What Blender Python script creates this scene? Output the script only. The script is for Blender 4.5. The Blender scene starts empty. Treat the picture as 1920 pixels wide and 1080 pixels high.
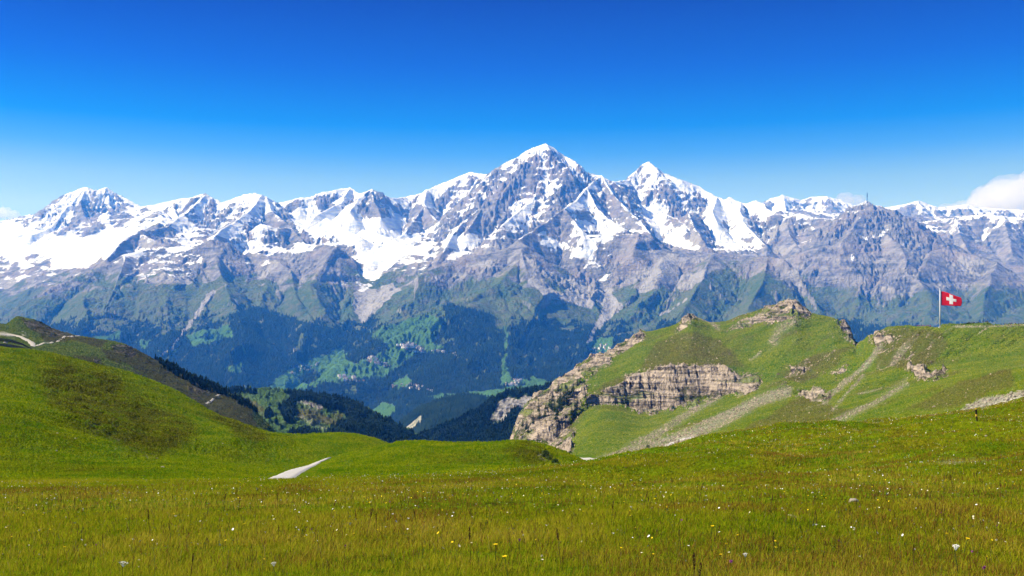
import bpy, math, random, time
import numpy as np
T0 = time.time()
C = bpy.context.scene
COL = C.collection
rng = np.random.default_rng(7)
random.seed(7)

# ------------------------------------------------------------------ camera, sky, sun, exposure
F = 1884.0            # focal length in photo pixels (1920 wide), horizon at photo row 600
HZ = 600.0
cam_d = bpy.data.cameras.new('camera')
cam_d.sensor_width = 36.0
cam_d.lens = F / 1920.0 * 36.0
cam_d.shift_y = -(540.0 - HZ) / 1920.0
cam_d.clip_start = 0.1
cam_d.clip_end = 120000.0
cam = bpy.data.objects.new('camera', cam_d)
COL.objects.link(cam)
cam.rotation_euler = (math.radians(90), 0, 0)
C.camera = cam

SUN_EL, SUN_AZ = 44.0, -91.0       # azimuth measured from the view direction (+Y), left is negative
sd = (math.cos(math.radians(SUN_EL)) * math.sin(math.radians(SUN_AZ)),
      math.cos(math.radians(SUN_EL)) * math.cos(math.radians(SUN_AZ)),
      math.sin(math.radians(SUN_EL)))
sun_d = bpy.data.lights.new('sun', 'SUN')
sun_d.energy = 4.6
sun_d.angle = math.radians(0.5)
sun_d.color = (1.0, 0.95, 0.88)
sun = bpy.data.objects.new('sun', sun_d)
COL.objects.link(sun)
from mathutils import Vector
sun.rotation_euler = Vector(sd).to_track_quat('Z', 'Y').to_euler()

w = bpy.data.worlds.new('World')
C.world = w
w.use_nodes = True
wn, wl = w.node_tree.nodes, w.node_tree.links
wn.clear()
wout = wn.new('ShaderNodeOutputWorld')
wbg = wn.new('ShaderNodeBackground')
sky = wn.new('ShaderNodeTexSky')
sky.sky_type = 'NISHITA'
sky.sun_disc = False
sky.sun_elevation = math.radians(SUN_EL)
sky.sun_rotation = math.radians(SUN_AZ)
sky.altitude = 2200
sky.air_density = 1.0
sky.dust_density = 0.4
sky.ozone_density = 2.0
# deep, saturated mountain sky: the physical sky tinted by the elevation of the ray
wtc = wn.new('ShaderNodeTexCoord')
wsep = wn.new('ShaderNodeSeparateXYZ')
wramp = wn.new('ShaderNodeValToRGB')
wmul = wn.new('ShaderNodeMix'); wmul.data_type = 'RGBA'; wmul.blend_type = 'MULTIPLY'
wmul.inputs[0].default_value = 1.0
wl.new(wtc.outputs['Generated'], wsep.inputs[0])
wl.new(wsep.outputs['Z'], wramp.inputs[0])
SKYRAMP = [(0.00, (0.55, 0.62, 0.62)), (0.105, (0.85, 0.84, 0.76)), (0.135, (0.62, 0.76, 0.84)), (0.162, (0.20, 0.56, 1.0)), (0.188, (0.0, 0.42, 1.02)), (0.24, (0.0, 0.20, 0.85)), (0.31, (0.0, 0.05, 0.52)), (1.0, (0.10, 0.38, 0.75))]
cr = wramp.color_ramp
while len(cr.elements) < len(SKYRAMP):
    cr.elements.new(0.5)
for e, (p, c) in zip(cr.elements, SKYRAMP):
    e.position = p; e.color = (*c, 1)
wl.new(sky.outputs[0], wmul.inputs[6])
wl.new(wramp.outputs[0], wmul.inputs[7])
wl.new(wmul.outputs[2], wbg.inputs[0])
wbg.inputs[1].default_value = 0.09
wl.new(wbg.outputs[0], wout.inputs[0])

C.view_settings.view_transform = 'Standard'
C.view_settings.look = 'None'
C.view_settings.exposure = 0.95
C.view_settings.gamma = 1.0
C.view_settings.use_curve_mapping = False
C.render.engine = 'CYCLES'
C.cycles.use_denoising = True
C.cycles.max_bounces = 8
C.cycles.diffuse_bounces = 2
C.cycles.glossy_bounces = 1
C.cycles.transmission_bounces = 2
C.cycles.volume_bounces = 6
C.cycles.transparent_max_bounces = 6
C.cycles.caustics_reflective = False
C.cycles.caustics_refractive = False

# ------------------------------------------------------------------ helpers
def tag(o, label=None, cat=None, group=None, kind=None):
    if label: o['label'] = label
    if cat: o['category'] = cat
    if group: o['group'] = group
    if kind: o['kind'] = kind
    return o

def link(name, me, parent=None, mats=()):
    o = bpy.data.objects.new(name, me)
    COL.objects.link(o)
    for m in mats:
        me.materials.append(m)
    if parent: o.parent = parent
    return o

def empty(name, loc, rz=0.0):
    o = bpy.data.objects.new(name, None)
    COL.objects.link(o)
    o.location = loc; o.rotation_euler = (0, 0, rz)
    return o

def np_mesh(name, V, Fq, smooth=False, mat_idx=None):
    """mesh from vertex array (n,3) and face array (m,3|4)"""
    V = np.asarray(V, np.float32); Fq = np.asarray(Fq, np.int32)
    k = Fq.shape[1]
    me = bpy.data.meshes.new(name)
    me.vertices.add(len(V)); me.vertices.foreach_set('co', V.ravel())
    me.loops.add(Fq.size); me.loops.foreach_set('vertex_index', Fq.ravel())
    me.polygons.add(len(Fq))
    me.polygons.foreach_set('loop_start', np.arange(0, Fq.size, k, dtype=np.int32))
    if smooth: me.polygons.foreach_set('use_smooth', np.ones(len(Fq), bool))
    if mat_idx is not None: me.polygons.foreach_set('material_index', np.asarray(mat_idx, np.int32))
    me.update(calc_edges=True)
    return me

def add_attr(me, name, arr):
    at = me.attributes.new(name, 'FLOAT', 'POINT')
    at.data.foreach_set('value', np.ascontiguousarray(arr, np.float32).ravel())

def add_col(me, name, arr):
    at = me.attributes.new(name, 'FLOAT_COLOR', 'POINT')
    at.data.foreach_set('color', np.ascontiguousarray(arr, np.float32).ravel())

class MB:
    """collects faces into one mesh"""
    def __init__(s): s.v, s.f, s.m = [], [], []
    def add(s, vs, fs, m=0):
        n = len(s.v); s.v += [tuple(v) for v in vs]
        for f in fs: s.f.append([i + n for i in f]); s.m.append(m)
    def box(s, cx, cy, cz, sx, sy, sz, m=0):
        vs = [(cx + a * sx / 2, cy + b * sy / 2, cz + c * sz / 2) for a in (-1, 1) for b in (-1, 1) for c in (-1, 1)]
        s.add(vs, [(0, 1, 3, 2), (4, 6, 7, 5), (0, 4, 5, 1), (2, 3, 7, 6), (0, 2, 6, 4), (1, 5, 7, 3)], m)
    def tube(s, pts, rads, n=8, m=0, cap=True):
        rings = []
        for i, (p, r) in enumerate(zip(pts, rads)):
            p = Vector(p)
            d = (Vector(pts[min(i + 1, len(pts) - 1)]) - Vector(pts[max(i - 1, 0)])).normalized()
            u = d.cross(Vector((0.13, 0.97, 0.21))).normalized(); v = d.cross(u)
            rings.append([p + (u * math.cos(2 * math.pi * k / n) + v * math.sin(2 * math.pi * k / n)) * r for k in range(n)])
        vs = [q for ring in rings for q in ring]; fs = []
        for i in range(len(rings) - 1):
            for k in range(n):
                fs.append((i * n + k, i * n + (k + 1) % n, (i + 1) * n + (k + 1) % n, (i + 1) * n + k))
        if cap:
            fs.append(tuple(range(n))[::-1]); fs.append(tuple((len(rings) - 1) * n + k for k in range(n)))
        s.add(vs, fs, m)
    def mesh(s, name, smooth=False):
        me = bpy.data.meshes.new(name)
        me.from_pydata(s.v, [], s.f)
        me.polygons.foreach_set('material_index', s.m)
        if smooth: me.polygons.foreach_set('use_smooth', [True] * len(s.f))
        me.update()
        return me

# ---- noise
_P = np.random.default_rng(3).permutation(256)
_P = np.concatenate([_P, _P, _P])
_ANG = np.random.default_rng(4).uniform(0, 2 * np.pi, 256)
_GX, _GY = np.cos(_ANG).astype(np.float32), np.sin(_ANG).astype(np.float32)
def gnoise(x, y, seed=0):
    x = np.asarray(x, np.float64) + seed * 17.31; y = np.asarray(y, np.float64) - seed * 9.73
    xi = np.floor(x); yi = np.floor(y)
    xf = (x - xi).astype(np.float32); yf = (y - yi).astype(np.float32)
    xi = xi.astype(np.int64) & 255; yi = yi.astype(np.int64) & 255
    u = xf * xf * xf * (xf * (xf * 6 - 15) + 10); v = yf * yf * yf * (yf * (yf * 6 - 15) + 10)
    def g(dx, dy):
        h = _P[_P[(xi + dx) & 255] + ((yi + dy) & 255)]
        return _GX[h] * (xf - dx) + _GY[h] * (yf - dy)
    a = g(0, 0); b = g(1, 0); c = g(0, 1); d = g(1, 1)
    return ((a + (b - a) * u) * (1 - v) + (c + (d - c) * u) * v) * 1.45
def fbm(x, y, octs=5, gain=0.5, lac=2.03, seed=0, ridged=False):
    r = 0; amp = 1.0; tot = 0
    for o in range(octs):
        n = gnoise(x, y, seed + o * 3)
        if ridged: n = 1 - 2 * np.abs(n)
        r = r + n * amp; tot += amp; amp *= gain; x = x * lac; y = y * lac
    return r / tot
def sstep(a, b, x):
    t = np.clip((x - a) / (b - a), 0, 1)
    return t * t * (3 - 2 * t)
def in_poly(px, py, poly):
    inside = np.zeros(px.shape, bool)
    xs = [p[0] for p in poly]; ys = [p[1] for p in poly]
    bb = (px > min(xs)) & (px < max(xs)) & (py > min(ys)) & (py < max(ys))
    qx, qy = px[bb], py[bb]; r = np.zeros(qx.shape, bool)
    n = len(poly)
    for i in range(n):
        x1, y1 = poly[i]; x2, y2 = poly[(i + 1) % n]
        if y1 == y2: continue
        c = ((y1 > qy) != (y2 > qy)) & (qx < (x2 - x1) * (qy - y1) / (y2 - y1) + x1)
        r ^= c
    inside[bb] = r
    return inside
def line_dist(px, py, line):
    d = np.full(px.shape, 1e9, np.float32)
    for (x1, y1), (x2, y2) in zip(line[:-1], line[1:]):
        dx, dy = x2 - x1, y2 - y1
        t = np.clip(((px - x1) * dx + (py - y1) * dy) / (dx * dx + dy * dy), 0, 1)
        d = np.minimum(d, np.hypot(px - x1 - t * dx, py - y1 - t * dy))
    return d

class Sheet:
    """a height field laid out in bearings (columns) and distances (rows); the camera's eye is the origin"""
    def __init__(s, px, Y):
        s.px = np.asarray(px, float); s.Y = np.asarray(Y, float)
        s.a = (s.px - 960) / F
        s.X = s.Y[:, None] * s.a[None, :]
        s.Yg = np.repeat(s.Y[:, None], len(s.px), 1)
        s.H = np.zeros_like(s.X)
    def profile(s, guides, sharp=0.0, smooth=None):
        """guides: lines of (bearing px, elevation px, distance); monotone cubic through them along each bearing"""
        Yk, Zk = [], []
        for g in guides:
            g = np.array(g, float)
            yy = np.interp(s.px, g[:, 0], g[:, 2]); pp = np.interp(s.px, g[:, 0], g[:, 1])
            Yk.append(yy); Zk.append((HZ - pp) / F * yy)
            if smooth:
                sg = smooth[len(Yk) - 1]
                if sg > 0:
                    st = s.px[1] - s.px[0]; hw = int(3 * sg / st) + 1
                    kk = np.exp(-0.5 * (np.arange(-hw, hw + 1) * st / sg) ** 2); kk /= kk.sum()
                    Yk[-1] = np.convolve(np.pad(yy, hw, 'edge'), kk, 'valid')
                    Zk[-1] = (HZ - np.convolve(np.pad(pp, hw, 'edge'), kk, 'valid')) / F * Yk[-1]
        Yk = np.array(Yk); Zk = np.array(Zk)
        for i in range(1, len(Yk)): Yk[i] = np.maximum(Yk[i], Yk[i - 1] + 1.0)
        h = np.diff(Yk, axis=0); dl = np.diff(Zk, axis=0) / h
        m = np.zeros_like(Zk)
        m[0] = dl[0]; m[-1] = dl[-1]
        w1 = 2 * h[1:] + h[:-1]; w2 = h[1:] + 2 * h[:-1]
        with np.errstate(divide='ignore', invalid='ignore'):
            mm = (w1 + w2) / (w1 / dl[:-1] + w2 / dl[1:])
        m[1:-1] = np.where(dl[:-1] * dl[1:] > 0, np.nan_to_num(mm), 0)
        Z = np.zeros_like(s.X); Yg = s.Yg
        for k in range(len(Yk) - 1):
            t = (Yg - Yk[k]) / h[k]
            sel = (t >= 0) & (t <= 1)
            t = np.clip(t, 0, 1)
            c = ((2 * t**3 - 3 * t**2 + 1) * Zk[k] + (t**3 - 2 * t**2 + t) * h[k] * m[k] + (-2 * t**3 + 3 * t**2) * Zk[k + 1] + (t**3 - t**2) * h[k] * m[k + 1])
            c = c * (1 - sharp) + sharp * (Zk[k] * (1 - t) + Zk[k + 1] * t)
            Z = np.where(sel, c, Z)
        Z = np.where(Yg < Yk[0], Zk[0] + (Yg - Yk[0]) * dl[0], Z)
        Z = np.where(Yg > Yk[-1], Zk[-1] + (Yg - Yk[-1]) * dl[-1], Z)
        s.H = Z
    def grad(s, H=None):
        H = s.H if H is None else H
        Ha = np.gradient(H, s.a, axis=1); HY = np.gradient(H, s.Y, axis=0)
        hx = Ha / s.Yg
        return hx, HY - s.a[None, :] * hx
    def PX(s): return np.repeat(s.px[None, :], len(s.Y), 0)
    def PY(s): return HZ - F * s.H / s.Yg
    def visible(s):
        py = s.PY()
        run = np.minimum.accumulate(py, axis=0)
        return py <= run + 0.6
    def erode(s, scale, octs, amp, mask=1.0, lac=2.0, gain=1.0, seed=0, gref=0.5):
        hx, hy = s.grad(); P = _P
        for o in range(octs):
            f = 1.0 / scale
            g = np.sqrt(hx * hx + hy * hy) + 1e-6
            sx = (-hy / g).astype(np.float32); sy = (hx / g).astype(np.float32)
            qx = s.X * f + seed * 3.7 + o * 11.3; qy = s.Yg * f + o * 5.1
            ix = np.floor(qx); iy = np.floor(qy)
            fx = (qx - ix).astype(np.float32); fy = (qy - iy).astype(np.float32)
            ix = ix.astype(np.int64); iy = iy.astype(np.int64)
            ac = np.zeros(fx.shape, np.float32); as_ = ac.copy(); ws = ac + 1e-6
            for dx in (-1, 0, 1):
                for dy in (-1, 0, 1):
                    h = P[P[(ix + dx) & 255] + ((iy + dy) & 255)]
                    vx = fx - dx - (h & 15).astype(np.float32) / 15.0; vy = fy - dy - (h >> 4).astype(np.float32) / 15.0
                    d2 = vx * vx + vy * vy
                    wt = np.maximum(np.exp(-2.2 * d2) - 0.012, 0)
                    ph = 6.2832 * (vx * sx + vy * sy)
                    ac += np.cos(ph) * wt; as_ += np.sin(ph) * wt; ws += wt
            c = ac / ws; sn = as_ / ws
            st = amp * scale * np.clip(g / gref, 0, 1.2) * mask
            s.H = s.H + st * c
            k = -sn * 6.2832 * f * st * 0.8
            hx = hx + k * sx; hy = hy + k * sy
            scale /= lac; amp *= gain
    def z_at(s, x, y):
        x = np.asarray(x, float); y = np.asarray(y, float)
        px = 960 + F * x / y
        j = np.clip(np.interp(px, s.px, np.arange(len(s.px))), 0, len(s.px) - 1.001)
        i = np.clip(np.interp(y, s.Y, np.arange(len(s.Y))), 0, len(s.Y) - 1.001)
        i0 = i.astype(int); j0 = j.astype(int); fi = i - i0; fj = j - j0
        H = s.H
        return (H[i0, j0] * (1 - fj) + H[i0, j0 + 1] * fj) * (1 - fi) + (H[i0 + 1, j0] * (1 - fj) + H[i0 + 1, j0 + 1] * fj) * fi
    def hit(s, px, py, ymin=0.0):
        """where the ray of a bearing and elevation first meets this ground"""
        j = float(np.clip(np.interp(px, s.px, np.arange(len(s.px))), 0, len(s.px) - 1.001)); j0 = int(j); fj = j - j0
        col = s.H[:, j0] * (1 - fj) + s.H[:, j0 + 1] * fj
        pc = HZ - F * col / s.Y
        pc = np.where(s.Y < ymin, 1e6, pc)
        k = np.argmax(pc <= py)
        if pc[k] > py: k = int(np.argmin(pc))
        if k == 0: y = s.Y[0]
        else:
            t = (pc[k - 1] - py) / max(pc[k - 1] - pc[k], 1e-6); t = min(max(t, 0), 1)
            y = s.Y[k - 1] + t * (s.Y[k] - s.Y[k - 1])
        x = (px - 960) / F * y
        return Vector((x, y, float(s.z_at(x, y))))
    def build(s, name, mat, attrs, kind='structure'):
        nr, nc = s.X.shape
        V = np.stack([s.X, s.Yg, s.H], -1).reshape(-1, 3)
        idx = np.arange(nr * nc, dtype=np.int32).reshape(nr, nc)
        Fq = np.stack([idx[:-1, :-1], idx[:-1, 1:], idx[1:, 1:], idx[1:, :-1]], -1).reshape(-1, 4)
        me = np_mesh(name, V, Fq, smooth=True)
        for k, a in attrs.items(): add_attr(me, k, a)
        o = link(name, me, None, [mat])
        tag(o, kind=kind)
        return o

# ---- material helpers
class NT:
    def __init__(s, name):
        s.m = bpy.data.materials.new(name); s.m.use_nodes = True
        s.t = s.m.node_tree; s.n = s.t.nodes; s.l = s.t.links
        s.n.clear()
        s.out = s.n.new('ShaderNodeOutputMaterial')
    def node(s, typ, **kw):
        n = s.n.new(typ)
        for k, v in kw.items():
            if k.startswith('i_'):
                n.inputs[k[2:].replace('_', ' ')].default_value = v
            else: setattr(n, k, v)
        return n
    def con(s, a, b): s.l.new(a, b)
    def attr(s, name):
        n = s.node('ShaderNodeAttribute', attribute_name=name); return n.outputs['Fac']
    def pos(s):
        return s.node('ShaderNodeNewGeometry').outputs['Position']
    def mapping(s, vec, scale=(1, 1, 1), rot=(0, 0, 0)):
        n = s.node('ShaderNodeMapping'); s.con(vec, n.inputs[0])
        n.inputs['Scale'].default_value = scale; n.inputs['Rotation'].default_value = rot
        return n.outputs[0]
    def noise(s, vec, scale, detail=4, rough=0.55, dist=0.0):
        n = s.node('ShaderNodeTexNoise'); s.con(vec, n.inputs['Vector'])
        n.inputs['Scale'].default_value = scale; n.inputs['Detail'].default_value = detail
        n.inputs['Roughness'].default_value = rough; n.inputs['Distortion'].default_value = dist
        return n.outputs['Fac']
    def math(s, op, a, b=None, clamp=False):
        n = s.node('ShaderNodeMath', operation=op, use_clamp=clamp)
        for i, v in enumerate((a, b)):
            if v is None: continue
            if isinstance(v, (int, float)): n.inputs[i].default_value = v
            else: s.con(v, n.inputs[i])
        return n.outputs[0]
    def remap(s, v, a, b, c=0.0, d=1.0):
        n = s.node('ShaderNodeMapRange', interpolation_type='SMOOTHSTEP')
        s.con(v, n.inputs[0])
        for i, k in enumerate((a, b, c, d)): n.inputs[i + 1].default_value = k
        return n.outputs[0]
    def mix(s, f, a, b):
        n = s.node('ShaderNodeMix', data_type='RGBA')
        if isinstance(f, (int, float)): n.inputs[0].default_value = f
        else: s.con(f, n.inputs[0])
        for i, v in ((6, a), (7, b)):
            if isinstance(v, tuple): n.inputs[i].default_value = (*v, 1)
            else: s.con(v, n.inputs[i])
        return n.outputs[2]
    def ramp(s, f, stops):
        n = s.node('ShaderNodeValToRGB'); s.con(f, n.inputs[0]); e = n.color_ramp.elements
        while len(e) < len(stops): e.new(0.5)
        for q, (p, c) in zip(e, stops): q.position = p; q.color = (*c, 1)
        return n.outputs[0]
    def bump(s, h, dist, strength=1.0, normal=None):
        n = s.node('ShaderNodeBump'); s.con(h, n.inputs['Height'])
        n.inputs['Distance'].default_value = dist; n.inputs['Strength'].default_value = strength
        if normal is not None: s.con(normal, n.inputs['Normal'])
        return n.outputs[0]
    def done(s, col, rough=0.9, normal=None, spec=0.15, metal=0.0, trans=None):
        b = s.node('ShaderNodeBsdfPrincipled')
        if isinstance(col, tuple): b.inputs['Base Color'].default_value = (*col, 1)
        else: s.con(col, b.inputs['Base Color'])
        if isinstance(rough, (int, float)): b.inputs['Roughness'].default_value = rough
        else: s.con(rough, b.inputs['Roughness'])
        b.inputs['Specular IOR Level'].default_value = spec
        b.inputs['Metallic'].default_value = metal
        if normal is not None: s.con(normal, b.inputs['Normal'])
        if trans:
            t = s.node('ShaderNodeBsdfTranslucent')
            if isinstance(col, tuple): t.inputs[0].default_value = (*col, 1)
            else: s.con(col, t.inputs[0])
            mx = s.node('ShaderNodeMixShader'); mx.inputs[0].default_value = trans
            s.con(b.outputs[0], mx.inputs[1]); s.con(t.outputs[0], mx.inputs[2])
            s.con(mx.outputs[0], s.out.inputs[0])
        else:
            s.con(b.outputs[0], s.out.inputs[0])
        return s.m
def plain(name, col, rough=0.8, var=0.25, scale=20.0, **kw):
    n = NT(name); f = n.noise(n.node('ShaderNodeTexCoord').outputs['Object'], scale, 3)
    c = n.mix(f, tuple(c * (1 - var) for c in col), tuple(min(1, c * (1 + var)) for c in col))
    return n.done(c, rough, **kw)
# ------------------------------------------------------------------ the snow mountains across the valley
NC, NR = 1560, 720
mpx = np.linspace(-330, 2250, NC)
tY = np.linspace(0, 1, NR)
mY = 3900 + (17600 - 3900) * (0.8 * tY + 0.2 * tY ** 2)
M = Sheet(mpx, mY)
YN = np.array([3.9, 5, 6, 7, 8, 9, 10, 11, 12, 13, 14.5, 17.7]) * 1000
BASE = {
 -330: (900, 840, 780, 730, 690, 640, 590, 540, 490, 450, 430, 440),
 0:    (900, 850, 790, 730, 680, 625, 590, 545, 500, 460, 420, 430),
 160:  (900, 790, 720, 650, 590, 540, 520, 492, 458, 425, 385, 425),
 300:  (900, 830, 750, 670, 590, 520, 475, 445, 412, 388, 400, 430),
 400:  (900, 830, 760, 680, 600, 540, 500, 465, 430, 395, 400, 430),
 500:  (900, 840, 790, 700, 612, 545, 490, 450, 415, 390, 395, 430),
 600:  (900, 835, 775, 716, 645, 560, 505, 465, 425, 395, 400, 430),
 680:  (900, 820, 765, 705, 612, 548, 490, 455, 425, 400, 405, 430),
 760:  (890, 790, 715, 655, 590, 535, 480, 450, 425, 395, 400, 430),
 850:  (880, 780, 690, 630, 575, 505, 470, 445, 410, 370, 380, 420),
 950:  (870, 760, 680, 625, 565, 500, 475, 430, 370, 360, 390, 420),
 1060: (870, 755, 690, 640, 580, 520, 470, 420, 350, 370, 390, 420),
 1150: (870, 765, 710, 650, 590, 530, 475, 435, 390, 360, 390, 420),
 1250: (860, 745, 690, 630, 570, 510, 475, 445, 405, 370, 390, 420),
 1350: (850, 730, 680, 620, 560, 505, 475, 450, 420, 390, 395, 420),
 1450: (850, 740, 690, 640, 590, 530, 490, 460, 430, 410, 400, 415),
 1550: (850, 760, 720, 670, 620, 550, 505, 465, 440, 425, 405, 415),
 1650: (850, 770, 720, 670, 610, 560, 510, 460, 440, 425, 405, 415),
 1750: (850, 770, 710, 650, 590, 540, 500, 470, 445, 425, 410, 415),
 1850: (850, 770, 700, 640, 590, 550, 520, 490, 460, 435, 415, 410),
 2250: (850, 770, 700, 640, 590, 550, 520, 490, 460, 430, 415, 410)}
bk = np.array(sorted(BASE)); bt = np.array([BASE[k] for k in bk], float)
M.profile([[(k, BASE[k][i], YN[i]) for k in bk] for i in range(len(YN))])
# soften the column joints of the base a little
for _ in range(30):
    M.H[:, 1:-1] = 0.5 * M.H[:, 1:-1] + 0.25 * (M.H[:, :-2] + M.H[:, 2:])

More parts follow.
